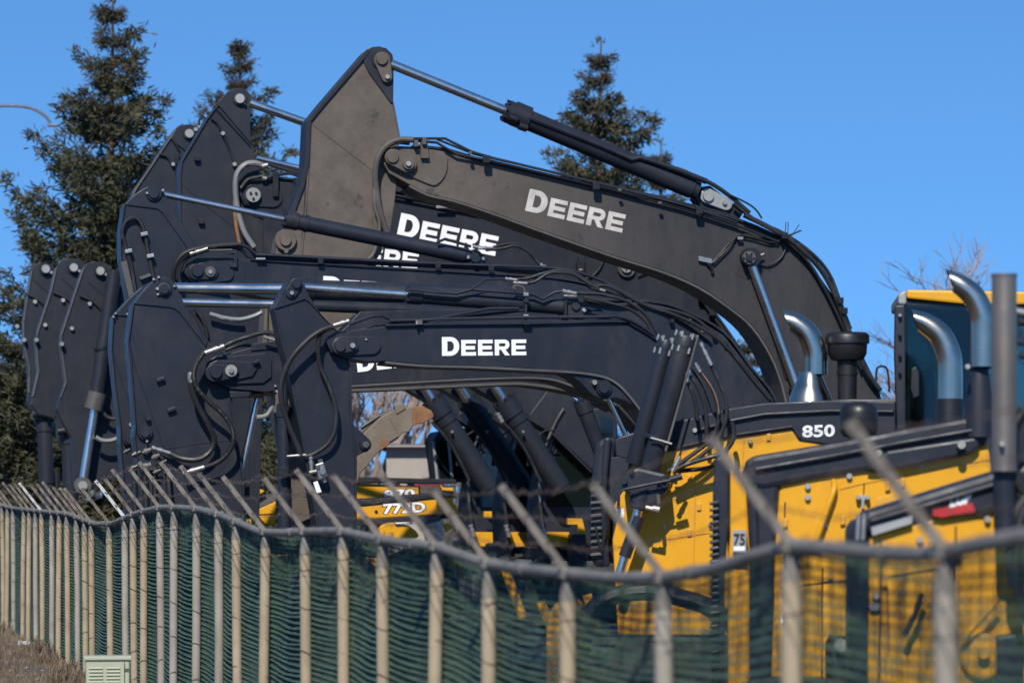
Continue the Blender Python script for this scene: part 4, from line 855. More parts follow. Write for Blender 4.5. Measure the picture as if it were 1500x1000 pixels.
# bucket cylinders, linkage and hoses of the far three
kids = [o for o in bpy.data.objects if o.get('category') == 'excavator'][-3:]
class Sub:
    pass
def again(o):
    t_ = Thing.__new__(Thing); t_.o = o; t_.L = Vector(o.location); return t_
T, pl = again(kids[0]), Plane(147, 56.2, TH)
a = hyd(T, pl, (121, 711), (140, 588), (168, 396), 6.5, 10.5, .25, 'bucket_cylinder', gland=False, mat='charcoal_far'); cyl(T, 'bucket_cylinder', pl, (160, 590), (178, 396), 9, -.2, 'charcoal_far')
cyl(T, 'gland', pl, (136, 600), (143, 575), 13.5, .25, 'frame', sub=a); cyl(T, 'cylinder_band', pl, (149, 508), (150, 512), 12, .25, 'black', sub=a)
pb = pin(T, 'pin_boss', pl, 121, 711, 13, .28, .08, 'frame'); pin(T, 'pivot_pin', pl, 121, 711, 7, .36, .06, 'pin', sub=pb)
hose(T, pl, [(140, 640), (150, 645), (163, 645), (174, 641)], 3.6, .3, 'greyhose'); hose(T, pl, [(148, 600), (156, 610), (166, 613), (176, 609)], 3.2, .2, 'hose')
T, pl = again(kids[1]), Plane(108, 58.3, TH)
prism(T, 'stick_foot', pl, capsule((96, 600), (100, 640), 14, 15), .1, .4, 'charcoal_far'); pin(T, 'pivot_pin', pl, 96, 600, 6.5, .1, .08, 'pin')
cyl(T, 'bucket_cylinder', pl, (100, 625), (106, 780), 11, .1, 'charcoal_far', prof=[(0, .8), (.08, .8), (.08, 1.15), (.16, 1.15), (.16, 1), (1, 1)]); cyl(T, 'coupler', pl, (84, 632), (112, 628), 6, .3, 'black')
hose(T, pl, [(102, 620), (112, 626), (122, 631), (130, 638)], 3, .4, 'greyhose'); pin(T, 'bolt', pl, 102, 621, 3.5, .4, .06, 'steel', sides=8)
prism(T, 'tag', pl, [(89, 577), (97, 577), (99, 590), (89, 590)], .12, .015, 'white', bevel=0)
hose(T, pl, [(96, 565), (98, 555), (104, 549), (112, 549), (118, 556), (120, 590)], 5, .3, 'black', 'lifting_eye'); fitting(T, pl, (97, 560), (105, 550), 3.2, .5)
T, pl = again(kids[2]), Plane(67, 63.2, TH)
cb = prism(T, 'windshield_frame', pl, [(642, 706), (640, 690), (634, 645), (642, 632), (676, 626), (700, 630), (700, 706)], -.45, .9, 'charcoal_far', bevel=.03)
for q in (((645, 700), (640, 648), (654, 642), (660, 700)), ((665, 700), (660, 640), (684, 636), (690, 700))): prism(T, 'pane', pl, list(q), -.445, .02, 'glassdark', bevel=0, sub=cb)
for q in (((641, 706), (635, 646)), ((663, 706), (656, 636))): hose(T, pl, list(q), 2.2, -.42, 'greypanel', 'pillar', smoothit=False, sub=cb)
prism(T, 'stick_foot', pl, capsule((62, 585), (65, 612), 14, 14), .1, .4, 'charcoal_far'); pin(T, 'pivot_pin', pl, 62, 585, 6.5, .1, .08, 'pin')
cyl(T, 'bucket_cylinder', pl, (64, 605), (72, 770), 11, .1, 'charcoal_far', prof=[(0, .8), (.08, .8), (.08, 1.15), (.16, 1.15), (.16, 1), (.62, 1), (.62, .85), (1, .85)]); cyl(T, 'coupler', pl, (48, 606), (78, 606), 6, .3, 'black'); cyl(T, 'bucket_cylinder', pl, (82, 690), (84, 780), 6, 0, 'charcoal_far')
hose(T, pl, [(68, 605), (76, 609), (84, 613), (88, 617)], 3, .4, 'greyhose'); pin(T, 'bolt', pl, 68, 606, 3.5, .4, .06, 'steel', sides=8)
prism(T, 'tag', pl, [(60, 556), (63, 556), (66, 568), (62, 569)], .12, .015, 'white', bevel=0)
hose(T, pl, [(64, 558), (66, 545), (72, 541), (80, 543), (85, 556), (86, 580)], 5, .3, 'black', 'lifting_eye'); fitting(T, pl, (65, 549), (72, 540), 3.2, .5)

# ================================================================== graders behind the yard
def grader(label, D, panel, bands, txt, extra):
    pl = Plane(590, D, R(10)); T = Thing('motor_grader', label, 'grader', ground_under(pl, 590), 'yellow graders seen past the front stick')
    pb = prism(T, 'engine_hood', pl, panel, 0, 1.6, 'yellow', bevel=.03)
    for b_ in bands: prism(T, 'dark_band', pl, b_, .03, 1.7, 'charcoal_far', bevel=.01)
    s, x0, y0, x1, y1, h = txt; text(T, pl, s, x0, y0, x1, y1, h, .006 if True else 0, bold=.04, outline=True, sub=pb)
    f = lambda x, z: (x, pl.py(x, z))
    for x in (500, 610):
        wv = pin(T, 'wheel', pl, x, pl.py(x, .7), 58, .25, .5, 'hose', sides=28); pin(T, 'rim', pl, x, pl.py(x, .7), 30, .76, .03, 'trackm', sub=wv)
    prism(T, 'frame', pl, [f(380, .9), f(680, .9), f(680, 1.2), f(380, 1.2)], -.3, 1.0, 'yellow_dark')
    extra(T, pl)
def ex1(T, pl):
    prism(T, 'hood_end', pl, [(640, 731), (664, 728), (664, 746), (640, 748)], .1, .3, 'yellow'); prism(T, 'latch_arm', pl, [(664, 737), (669, 740), (672, 756), (666, 754)], .1, .05, 'yellow')
    prism(T, 'tank_cover', pl, sm([(556, 774), (564, 767), (580, 765), (600, 770), (614, 784), (600, 790), (560, 790)], 2, True), .2, .5, 'yellow'); pin(T, 'hole', pl, 551, 749, 2.4, .0, .02, 'black')
    prism(T, 'step_box', pl, [(616, 760), (645, 756), (646, 762), (622, 768)], .2, .3, 'frame'); pin(T, 'lamp', pl, 620, 762, 4, .3, .05, 'greypanel'); pin(T, 'fuel_cap', pl, 655, 771, 5, .2, .1, 'yellow')
    prism(T, 'white_step', pl, [(578, 765), (604, 764), (604, 767), (580, 767)], .25, .1, 'white', bevel=0)
grader('yellow grader hood lettered 772D just right of the nearest stick, above the fence rail', 52.0, [(430, 742), (520, 741), (640, 729), (664, 728), (664, 751), (600, 756), (546, 760), (430, 762)], [[(430, 762), (546, 760), (600, 756), (664, 752), (664, 758), (600, 764), (546, 769), (430, 772)], [(430, 734), (520, 733), (640, 722), (664, 722), (664, 728), (640, 729), (520, 741), (430, 742)]], ('772D', 561, 753, 623, 750, 15.5), ex1)
def ex2(T, pl):
    prism(T, 'roof_line', pl, [(430, 703), (515, 698), (600, 700), (668, 702), (668, 708), (600, 707), (515, 706), (430, 710)], .08, 1.8, 'charcoal_far')
    prism(T, 'end_bracket', pl, [(644, 709), (650, 714), (664, 714), (664, 719), (648, 718)], .1, .1, 'yellow')
    prism(T, 'dark_end', pl, [(616, 712), (668, 711), (668, 728), (616, 730)], .02, .3, 'frame')
    prism(T, 'cab', pl, [(598, 705), (602, 640), (630, 620), (668, 625), (684, 640), (684, 705)], -.3, .08, 'greypanel', bevel=.01) if False else None
grader('second yellow grader hood behind the lettered one, its own number half hidden', 54.4, [(430, 712), (515, 707), (614, 712), (614, 730), (515, 736), (430, 738)], [[(430, 732), (515, 730), (668, 724), (668, 729), (515, 738), (430, 740)]], ('870', 562, 732, 608, 730, 15), ex2)
pl = Plane(390, 58, R(8)); T = Thing('wheel_loader', 'yellow machine with angular grey and yellow panels low between the two left sticks', 'loader', ground_under(pl, 390))
prism(T, 'side_panel', pl, [(373, 748), (404, 734), (404, 752), (378, 753)], 0, 1.2, 'yellow'); prism(T, 'side_panel', pl, [(378, 755), (404, 754), (403, 768), (390, 768)], 0, 1.2, 'yellow')
prism(T, 'fender', pl, [(360, 733), (404, 722), (404, 733), (372, 747)], -.05, 1.2, 'frame'); prism(T, 'lever', pl, [(358, 730), (372, 722), (382, 716), (388, 719), (376, 726), (362, 732)], .1, .1, 'yellow')
prism(T, 'lower_panel', pl, [(361, 750), (368, 760), (368, 768), (362, 766)], .05, .2, 'yellow')
for x in (360, 440): pin(T, 'wheel', pl, x, pl.py(x, .7), 60, .1, .5, 'hose', sides=28)
prism(T, 'frame', pl, [(330, pl.py(330, .7)), (470, pl.py(470, .7)), (470, 775), (330, 775)], -.2, 1.0, 'trackm')

# ================================================================== crawler dozers
def chrome_elbow(T, pl, path, radii, off, mat, tip=None, name='exhaust_stack', cut=None):
    P = [pl.p(x, y, off) for x, y in path]; q = sm([(*v, pl.m(750, r_)) for v, r_ in zip(P, radii)], 6)
    pts = [Vector(v[:3]) for v in q]; rr = [v[3] for v in q]
    vs, fs = tube_data(pts, rr, 26, cap=False)
    # the mouth is cut on a slant: slide the first rings along the pipe
    if cut:
        ax = (pts[1] - pts[0]).normalized(); nr = 4
        for k in range(nr):
            c = pts[k]
            for s_ in range(26):
                v = vs[k * 26 + s_]; h = (v - c).z / rr[k]; vs[k * 26 + s_] = v - ax * h * rr[k] * cut * (1 - k / nr)
    me_vs = vs; n = len(vs)
    # inner wall, dark
    o = T.mesh(name, vs, fs, mat, smooth=60)
    vi = []; 
    for k in range(10 if len(pts) > 10 else len(pts)):
        for s_ in range(26): vi.append(pts[k].lerp(vs[k * 26 + s_], .93) if k else vs[s_])
    fi = [f for f in fs if max(f) < len(vi)]
    T.mesh('exhaust_mouth', vi, [f[::-1] for f in fi], 'black', o, smooth=60)
    return o
def lathe(T, name, pl, x, prof, off, mat, sub=None, sides=30):
    P = [pl.p(x, y, off) for y, r_ in prof]; 
    vs, fs = tube_data(P, [pl.m(x, r_) for y, r_ in prof], sides); return T.mesh(name, vs, fs, mat, sub, smooth=40)
TD = R(-4)
D1P = Plane(900, 29.0, TD)
D1 = Thing('crawler_dozer', 'crawler dozer lettered 850 with paired lift cylinders and yellow roofed cab', 'dozer', ground_under(D1P, 1150), 'row of crawler dozers')
T, pl = D1, D1P
side = prism(T, 'engine_side_panel', pl, [(900, 840), (897, 790), (904, 760), (893, 735), (895, 705), (905, 668), (1000, 655), (1064, 640), (1160, 622), (1240, 622), (1240, 900), (1150, 930), (905, 930)], 0, .86, 'yellow', bevel=.02)
hood = prism(T, 'hood', pl, [(902, 668), (900, 645), (906, 640), (945, 628), (958, 622), (1004, 614), (1068, 598), (1120, 590), (1216, 586), (1312, 588), (1312, 665), (1240, 655), (1170, 645), (1160, 629), (1064, 643), (1000, 658), (942, 664), (940, 668), (924, 666), (917, 672)], .02, .9, 'charcoal_clean', bevel=.03)
strip(T, 'hood_ridge', pl, [(1020, 628), (1072, 613), (1120, 604), (1216, 599), (1310, 600)], 5, .06, .1, 'charcoal_clean', bevel=.02, sub=hood)
strip(T, 'hood_ridge', pl, [(1000, 655), (1064, 640), (1160, 626), (1172, 642)], -3, .04, .06, 'charcoal_clean', bevel=.01, sub=hood)
text(T, pl, '850', 1175, 641, 1223, 639, 18, .024, bold=.03, sub=hood)
seam(T, pl, [(1000, 612), (988, 660)], 1, .025, 'black')
for x, y in ((929, 677), (1099, 646), (1018, 630)): pin(T, 'bolt', pl, x, y, 3.5, .02 if y < 640 or x > 1000 else 0, .03, 'pin', sides=10)
for x, y in ((974, 771), (1040, 767), (1230, 700)): pin(T, 'bolt', pl, x, y, 2.8, 0, .03, 'steel', sides=8)
prism(T, 'dark_notch', pl, [(895, 670), (940, 664), (928, 678), (918, 690), (918, 700), (897, 745), (893, 735), (893, 700)], .015, .03, 'charcoal_clean', bevel=.005)
# nose: grille facing left, with louvres, framed by a rounded guard
gx = pl.t * -1
vs, fs = [], []
nose = prism(T, 'nose_guard', pl, [(868, 690), (872, 650), (884, 640), (904, 640), (901, 668), (893, 705), (895, 735), (890, 830), (868, 830), (862, 760)], -.02, .8, 'charcoal_clean', bevel=.05)
prism(T, 'nose_frame', pl, [(884, 640), (896, 640), (890, 700), (889, 760), (893, 830), (884, 830), (880, 760), (881, 700)], .03, .1, 'charcoal_clean', bevel=.025)
for k in range(12):
    y = 706 + k * 9.5; prism(T, 'louvre', pl, [(865, y), (881, y - 2), (882, y + 2.2), (865, y + 3.6)], .03, .35, 'frame' if k % 2 else 'charcoal_clean', bevel=.004, sub=nose)
prism(T, 'grille_back', pl, [(866, 700), (882, 700), (882, 818), (868, 818)], -.005, .03, 'black', bevel=0, sub=nose)
hose(T, pl, [(893, 735), (888, 770), (880, 800), (872, 770)], 1.6, .1, 'black', 'cable')
# lift cylinders
for (t0, t1, r_, off, lab) in (((977, 498), (930, 680), 14, .10, 0), ((1005.5, 492), (950, 700), 16, .24, 1)):
    d = (Vector(t1) - Vector(t0)); nrm = d.normalized()
    c = cyl(T, 'lift_cylinder', pl, t0, t1, r_, off, 'charcoal', sides=28, prof=[(0, .93), (.01, 1), (.075, 1), (.076, .95), (.99, .95), (1, .9)])
    vs, fs = [], []
    for u_ in (.0, .1):
        for q in range(6):
            an = q * math.pi / 3 + .4; A = pl.p(*(Vector(t0) + d * u_), off); ax = (pl.p(*t1, off) - pl.p(*t0, off)).normalized(); s_ = ax.cross(pl.n).normalized(); rr_ = pl.m(980, r_)
            cc = A + (pl.n * math.cos(an) + s_ * math.sin(an)) * rr_ * .98; v2, f2 = tube_data([cc - ax * .03, cc + ax * .02], .012, 6); fs += [[i + len(vs) for i in f] for f in f2]; vs += v2
    T.mesh('cap_bolts', vs, fs, 'steel', c, kind='stuff')
hose(T, pl, [(1019, 490), (1021, 497), (986, 622), (975, 660)], 1.8, .36, 'frame', 'steel_pipe', smoothit=False)
cyl(T, 'cylinder_band', pl, (961, 638), (959, 644), 17, .24, 'charcoal'); hose(T, pl, [(953, 641), (968, 645), (984, 650)], 2, .38, 'steel', 'strap', smoothit=False)
yk = prism(T, 'trunnion_yoke', pl, [(912, 700), (918, 688), (935, 684), (960, 690), (978, 694), (982, 712), (974, 724), (960, 740), (944, 744), (926, 742), (922, 724), (910, 716)], .38, .3, 'charcoal', bevel=.03)
cyl(T, 'gland', pl, (949, 700), (935, 746), 16, .30, 'charcoal', sub=yk, prof=[(0, .8), (.3, .8), (.3, 1), (.95, 1), (1, .8)]); cyl(T, 'rod', pl, (936, 744), (905, 850), 7, .30, 'chrome', sub=yk)
hose(T, pl, [(906, 745), (906, 725), (912, 717), (940, 711), (985, 702), (998, 697)], 2.4, .46, 'charcoal', 'handle', sub=yk, smoothit=False); cyl(T, 'handle_grip', pl, (982, 702), (999, 697), 5, .46, 'charcoal', sub=yk)
cyl(T, 'grease_fitting', pl, (946, 743), (956, 745), 3.5, .42, 'steel', sub=yk, sides=8); cyl(T, 'grease_fitting', pl, (956, 744), (966, 746), 4.4, .42, 'pin', sub=yk, sides=8); cyl(T, 'grease_fitting', pl, (964, 724), (965, 738), 3, .42, 'frame', sub=yk, sides=8)
for x, y in ((925, 690), (966, 712), (972, 700), (915, 705)): pin(T, 'bolt', pl, x, y, 4, .38, .05, 'charcoal', sides=8, sub=yk)
prism(T, 'tag', pl, [(900, 744), (914, 744), (914, 757), (899, 756)], .4, .01, 'white', bevel=0); cyl(T, 'lower_rod_guard', pl, (936, 756), (915, 815), 9, .3, 'charcoal')
# hydraulic hoses from the cylinders to the hood
for a, b_, h in (((1026, 502), (1042, 535), [(1042, 535), (1056, 565), (1064, 590), (1063, 615), (1050, 645), (1020, 672), (985, 690)]), ((1018, 532), (1026, 545), [(1026, 545), (1040, 562), (1050, 585), (1053, 610), (1044, 640), (1015, 665), (978, 690)]), ((1008, 540), (1012, 550), [(1012, 550), (1024, 570), (1034, 600), (1035, 640)]), ((1004, 545), (1008, 560), [(1008, 560), (1018, 585), (1022, 615)])):
    fitting(T, pl, a, b_, 3.6, .26); hose(T, pl, h, 3.2, .24, 'hose')
hose(T, pl, [(1028, 546), (1043, 568), (1051, 590), (1053, 606)], 1.2, .30, 'rust', 'wear_sleeve')
hose(T, pl, [(985, 690), (1005, 680), (1030, 672), (1060, 662), (1075, 640), (1072, 618)], 3.6, .30, 'hose'); hose(T, pl, [(985, 690), (1010, 688), (1040, 684), (1060, 672)], 3.4, .18, 'hose'); fitting(T, pl, (985, 690), (996, 668), 3.6, .45)
for pts_ in ([(1090, 640), (1088, 690)], [(905, 800), (1040, 780)], [(1020, 655), (1016, 830)]): seam(T, pl, pts_, .8, .003, 'yellow_dark')
for x, y in ((1010, 700), (1010, 780), (1126, 640), (1024, 742)): prism(T, 'hinge', pl, [(x - 3, y - 5), (x + 3, y - 5.4), (x + 3, y + 5), (x - 3, y + 5.4)], .02, .03, 'yellow_dark', bevel=.005)
# exhaust and pre-cleaner
chrome_elbow(T, pl, [(1153, 470), (1166, 474), (1184, 490), (1194, 515), (1195, 535), (1195, 548)], [14, 15, 16.5, 17, 17, 17], -.35, 'stack', cut=.9)
P = []; lathe(T, 'exhaust_cone', pl, 1187, [(545, 17), (552, 18), (565, 24), (580, 31), (590, 34)], -.35, 'stack')
pc = lathe(T, 'pre_cleaner', pl, 1241, [(487, 28), (489, 31), (493, 33), (503, 33), (503, 30), (518, 29), (527, 24), (529, 15), (590, 14)], -.4, 'black'); lathe(T, 'pre_cleaner_ring', pl, 1241, [(544, 16), (549, 16)], -.4, 'black', sub=pc)
# cab
cab = prism(T, 'cab_roof', pl, [(1328, 424), (1500, 427), (1560, 430), (1560, 446), (1420, 446), (1328, 437)], 0, 1.5, 'yellow', bevel=.02); prism(T, 'roof_cap', pl, [(1316, 430), (1328, 424), (1328, 446), (1316, 446)], 0, 1.5, 'greypanel', bevel=.02, sub=cab)
cf = prism(T, 'cab_pillar', pl, [(1311, 447), (1326, 446), (1327, 630), (1314, 630), (1310, 520)], .02, .12, 'charcoal', bevel=.015); prism(T, 'cab_pillar', pl, [(1420, 446), (1432, 446), (1432, 640), (1420, 640)], .02, .12, 'charcoal', bevel=.015)
prism(T, 'cab_pillar', pl, [(1545, 446), (1560, 446), (1560, 700), (1545, 700)], .02, .12, 'charcoal', bevel=.015); prism(T, 'cab_pillar', pl, [(1318, 447), (1330, 446), (1330, 630), (1318, 630)], -1.35, .12, 'charcoal', bevel=.015); prism(T, 'cab_pillar', pl, [(1420, 446), (1434, 446), (1434, 640), (1420, 640)], -1.35, .12, 'charcoal', bevel=.015)
prism(T, 'roof_lining', pl, [(1328, 440), (1420, 447), (1560, 447), (1560, 466), (1420, 466), (1380, 458), (1328, 450)], -.05, 1.3, 'black', bevel=0)
prism(T, 'cab_glass', pl, [(1326, 446), (1420, 450), (1420, 640), (1326, 640)], -.01, .01, 'glass', bevel=0); prism(T, 'cab_glass', pl, [(1330, 450), (1420, 450), (1420, 640), (1330, 640)], -1.38, .01, 'glass', bevel=0); prism(T, 'cab_glass', pl, [(1432, 450), (1545, 450), (1545, 640), (1432, 640)], -.01, .01, 'glass', bevel=0)
prism(T, 'cab_base', pl, [(1312, 628), (1560, 640), (1560, 900), (1312, 900)], 0, 1.5, 'charcoal', bevel=.02)
prism(T, 'seat', pl, sm([(1340, 545), (1352, 538), (1366, 542), (1372, 580), (1380, 612), (1376, 640), (1338, 640), (1336, 590)], 3, True), -.5, .5, 'black', bevel=.04); prism(T, 'mirror', pl, [(1335, 540), (1342, 536), (1347, 545), (1347, 580), (1338, 584), (1334, 570)], .08, .05, 'black', bevel=.01)
prism(T, 'instrument_post', pl, [(1396, 450), (1420, 450), (1420, 640), (1398, 640)], -.4, .2, 'charcoal_clean')
for y in (462, 490, 520, 545): pin(T, 'bolt', pl, 1318, y, 2.6, .02, .06, 'steel' if y == 462 else 'black', sides=8)
prism(T, 'cowl', pl, [(1216, 585), (1248, 584), (1316, 584), (1316, 640), (1216, 640)], -.1, 1.2, 'charcoal', bevel=.02)
# undercarriage
f = lambda x, z: (x, pl.py(x, z))
def tracks(T, pl, x0, x1, off, rad=70):
    tk = prism(T, 'track_frame', pl, capsule(f(x0 + rad * .6, .42), f(x1 - rad * .6, .42), rad * .45), off - .08, .4, 'trackm', bevel=.02)
    L = capsule(f(x0 + rad, .44), f(x1 - rad, .44), rad, n=9); ctr = Vector(((x0 + x1) / 2, f(x0, .44)[1]))
    for i in range(len(L)):
        a = Vector(L[i]); b_ = Vector(L[(i + 1) % len(L)]); n = max(1, int((b_ - a).length / 26))
        for q in range(n):
            c0 = a.lerp(b_, (q + .04) / n); c1 = a.lerp(b_, (q + .96) / n); nn = Vector((c1.y - c0.y, c0.x - c1.x)); nn = nn.normalized() * 9
            if nn.dot(c0 - ctr) > 0: nn = -nn
            prism(T, 'track_shoe', pl, [tuple(c0), tuple(c1), tuple(c1 + nn), tuple(c0 + nn)], off, .55, 'trackm', bevel=0, sub=tk)
    for x in (x0 + rad, x1 - rad): pin(T, 'idler_wheel', pl, x, f(x, .44)[1], rad * .72, off - .12, .06, 'yellow_dark', sides=30, sub=tk)
f = lambda x, z: (x, D1P.py(x, z)); tracks(T, pl, 880, 1420, .45)
hose(T, pl, [(850, 960), (862, 905), (890, 876), (940, 866), (985, 872), (1040, 890), (1085, 930), (1110, 990)], 13, .6, 'charcoal', 'push_frame')
prism(T, 'push_frame_arm', pl, [(860, 1000), (905, 940), (1180, 950), (1180, 1000)], .6, .15, 'trackm')
prism(T, 'blade', pl, [(800, 1050), (800, 905), (815, 880), (835, 900), (830, 960), (840, 1050)], 1.0, 2.6, 'yellow_dark', bevel=.02)
for a, b_ in (((738, 828), (766, 905)), ((792, 880), (822, 960)), ((860, 870), (872, 920))): cyl(T, 'yellow_strut', pl, a, b_, 7, .4, 'yellow', sides=10)

# dozer with its exhaust showing in front of the cab (mostly hidden)
DmP = Plane(1380, 26.0, TD)
Dm = Thing('crawler_dozer', 'hidden crawler dozer whose curved polished exhaust stands against the dark cab glass', 'dozer', ground_under(DmP, 1340), 'row of crawler dozers')
T, pl = Dm, DmP
chrome_elbow(T, pl, [(1340, 468), (1356, 474), (1378, 492), (1390, 520), (1392, 550), (1392, 588)], [13, 15, 17, 18, 18, 18], .0, 'stack', cut=.8)
lathe(T, 'exhaust_base', pl, 1391, [(584, 20), (590, 20), (600, 21), (640, 21)], .0, 'black')
prism(T, 'hood', pl, [(1120, 700), (1120, 668), (1300, 640), (1436, 622), (1436, 700)], 0.3, .8, 'charcoal_clean', bevel=.02)
prism(T, 'engine_side_panel', pl, [(1122, 700), (1436, 700), (1436, 960), (1122, 960)], 0.28, .76, 'yellow', bevel=.02)

D2P = Plane(1100, 23.0, TD)
D2 = Thing('crawler_dozer', 'crawler dozer with number 75 on its nose and black dome on hood', 'dozer', ground_under(D2P, 1300), 'row of crawler dozers')
T, pl = D2, D2P
side = prism(T, 'engine_side_panel', pl, [(1142, 704), (1448, 650), (1452, 684), (1458, 1010), (1128, 1010), (1134, 800)], 0, .86, 'yellow', bevel=.025)
hood = prism(T, 'hood', pl, [(1092, 712), (1088, 690), (1092, 676), (1100, 668), (1220, 648), (1324, 628), (1436, 608), (1448, 618), (1448, 640), (1444, 650), (1432, 658), (1420, 666), (1315, 686), (1300, 694), (1268, 690), (1200, 700), (1120, 716)], .05, .98, 'charcoal_clean', bevel=.035)
strip(T, 'hood_ridge', pl, [(1104, 684), (1220, 664), (1324, 644), (1440, 624)], 7, .09, .1, 'charcoal_clean', bevel=.03, sub=hood)
prism(T, 'lower_trim', pl, [(1268, 688), (1300, 660), (1430, 640), (1436, 652), (1424, 664), (1315, 687)], .09, .05, 'charcoal', bevel=.02, sub=hood)
prism(T, 'nose_column', pl, [(1092, 708), (1142, 704), (1136, 800), (1130, 1010), (1098, 1010), (1098, 800)], .03, .95, 'charcoal_clean', bevel=.03)
seam(T, pl, [(1108, 700), (1110, 800)], 2, .04, 'black')
prism(T, 'nose_plate', pl, [(1066, 690), (1092, 684), (1098, 800), (1098, 1010), (1066, 1010)], -.1, .8, 'yellow', bevel=.02)
gr = prism(T, 'nose_post', pl, [(1047, 672), (1058, 668), (1068, 676), (1068, 770), (1062, 830), (1060, 1000), (1042, 1000), (1043, 830), (1044, 720)], .0, .12, 'charcoal', bevel=.015)
for k in range(26):
    y = 735 + k * 9.5; prism(T, 'louvre', pl, [(1039, y), (1053, y - 2), (1054, y + 3), (1040, y + 5)], .03, .5, 'black' if k % 2 else 'charcoal', bevel=.006, sub=gr)
dec = prism(T, 'number_plate', pl, [(1073, 776), (1093, 776), (1093, 808), (1073, 808)], .045, .155, 'greypanel', bevel=0); text(T, pl, '75', 1075, 797, 1091, 797, 15, .05, 'black', bold=.02, sub=dec); prism(T, 'sticker', pl, [(1075, 800), (1091, 800), (1091, 806), (1075, 806)], .05, .004, 'white', bevel=0, sub=dec)
seam(T, pl, [(1230, 716), (1266, 707), (1330, 696), (1450, 672)], .9, .004, 'yellow_dark'); seam(T, pl, [(1266, 707), (1263, 760)], .9, .004, 'black')
for x, y in ((1183, 712), (1183, 728), (1244, 697), (1350, 681), (1208, 768), (1160, 790)): pin(T, 'bolt', pl, x, y, 4.4, .0, .035, 'greypanel', sides=12)
pin(T, 'bolt', pl, 1408, 651, 6.5, .14, .05, 'pin', sides=14); pin(T, 'bolt', pl, 1283, 669, 5, .1, .04, 'pin', sides=12)
hose(T, pl, [(1221, 704), (1222, 716), (1210, 750), (1196, 790), (1190, 806)], 4, [.0, .07, .08, .07, .0], 'yellow', 'grab_handle')
lt = prism(T, 'latch', pl, [(1256, 725), (1272, 725), (1272, 732), (1266, 732), (1266, 745), (1262, 745), (1262, 732), (1256, 732)], .04, .04, 'greypanel', bevel=.004)
for x in (1257, 1271): pin(T, 'bolt', pl, x, 728, 3.4, .04, .03, 'pin', sides=8, sub=lt)
prism(T, 'recess', pl, [(1283, 730), (1330, 718), (1330, 730), (1283, 742)], .006, .01, 'yellow_dark', bevel=.002)
chrome_elbow(T, pl, [(1393, 411), (1406, 417), (1426, 434), (1438, 460), (1440, 485), (1440, 537)], [13, 15, 17, 17.5, 17, 16.5], .05, 'stack', cut=1.1)
lathe(T, 'exhaust_base', pl, 1434, [(534, 17), (540, 18), (541, 14), (560, 17), (600, 21), (640, 23)], .0, 'charcoal_clean')
pin(T, 'bolt', pl, 1417, 537, 4, .2, .05, 'steel', sides=8)
lathe(T, 'pre_cleaner', pl, 1258, [(588, 10), (590, 20), (596, 26), (604, 28), (630, 28), (638, 24), (642, 14), (652, 14), (662, 18)], -.1, 'black')
pin(T, 'clamp_bolt', pl, 1287, 663, 5, .1, .05, 'pin', sides=10)
f = lambda x, z: (x, D2P.py(x, z)); tracks(T, pl, 1040, 1620, .5, 90)
cyl(T, 'filter_bowl', pl, (1226, 930), (1226, 1010), 17, .12, 'black', prof=[(0, .7), (.12, 1), (1, 1)]); pin(T, 'filter_cap', pl, 1232, 945, 10, .22, .06, 'pin')
prism(T, 'tag', pl, [(1143, 897), (1157, 897), (1157, 912), (1143, 912)], .004, .008, 'white', bevel=0); pin(T, 'tag_mark', pl, 1150, 904, 4, .004, .004, 'black')
for pts_ in ([(1150, 735), (1146, 1000)], [(1142, 860), (1240, 850)], [(1205, 830), (1204, 1000)]): seam(T, pl, pts_, 1.1, .003, 'black')
for x, y in ((1150, 765), (1150, 840), (1216, 842), (1234, 762), (1300, 712), (1322, 706)): prism(T, 'hinge', pl, [(x - 3, y - 6), (x + 4, y - 7), (x + 4, y + 6), (x - 3, y + 7)], .03, .03, 'yellow_dark', bevel=.006)
prism(T, 'warning_decal', pl, [(1160, 812), (1172, 811), (1172, 826), (1160, 827)], .004, .003, 'white', bevel=0); prism(T, 'warning_decal', pl, [(1162, 818), (1170, 817), (1170, 825), (1162, 826)], .006, .003, 'black', bevel=0)
prism(T, 'dark_gap', pl, [(1246, 800), (1270, 796), (1268, 1010), (1242, 1010)], .05, .1, 'black', bevel=.02)

D3P = Plane(1300, 18.5, TD)
D3 = Thing('crawler_dozer', 'nearest dozer at right edge, LGP lettering over red stripe, brown upright pipe', 'dozer', ground_under(D3P, 1450), 'row of crawler dozers')
T, pl = D3, D3P
side = prism(T, 'engine_side_panel', pl, [(1272, 782), (1364, 756), (1440, 752), (1480, 744), (1560, 730), (1570, 1020), (1270, 1020)], 0, .86, 'yellow', bevel=.03)
hood = prism(T, 'hood', pl, [(1258, 772), (1262, 754), (1272, 748), (1460, 690), (1500, 680), (1560, 668), (1560, 735), (1476, 745), (1440, 755), (1364, 755), (1275, 784)], .05, 1.0, 'charcoal_clean', bevel=.04)
strip(T, 'hood_ridge', pl, [(1272, 760), (1370, 732), (1465, 703)], 7, .09, .1, 'charcoal_clean', bevel=.03, sub=hood)
prism(T, 'hood_patch', pl, [(1276, 770), (1336, 754), (1336, 766), (1278, 784)], .056, .02, 'greypanel', bevel=0, sub=hood); prism(T, 'red_stripe', pl, [(1366, 745), (1424, 736), (1429, 749), (1380, 757), (1366, 755)], .056, .02, 'red', bevel=0, sub=hood)
text(T, pl, 'LGP', 1391, 743, 1422, 736, 16, .054, bold=.06, slant=2, sub=hood)
for x, y in ((1283, 872), (1283, 888), (1347, 790), (1238, 888), (1446, 760)): pin(T, 'bolt', pl, max(x, 1278), y, 5, .0, .04, 'pin', sides=12)
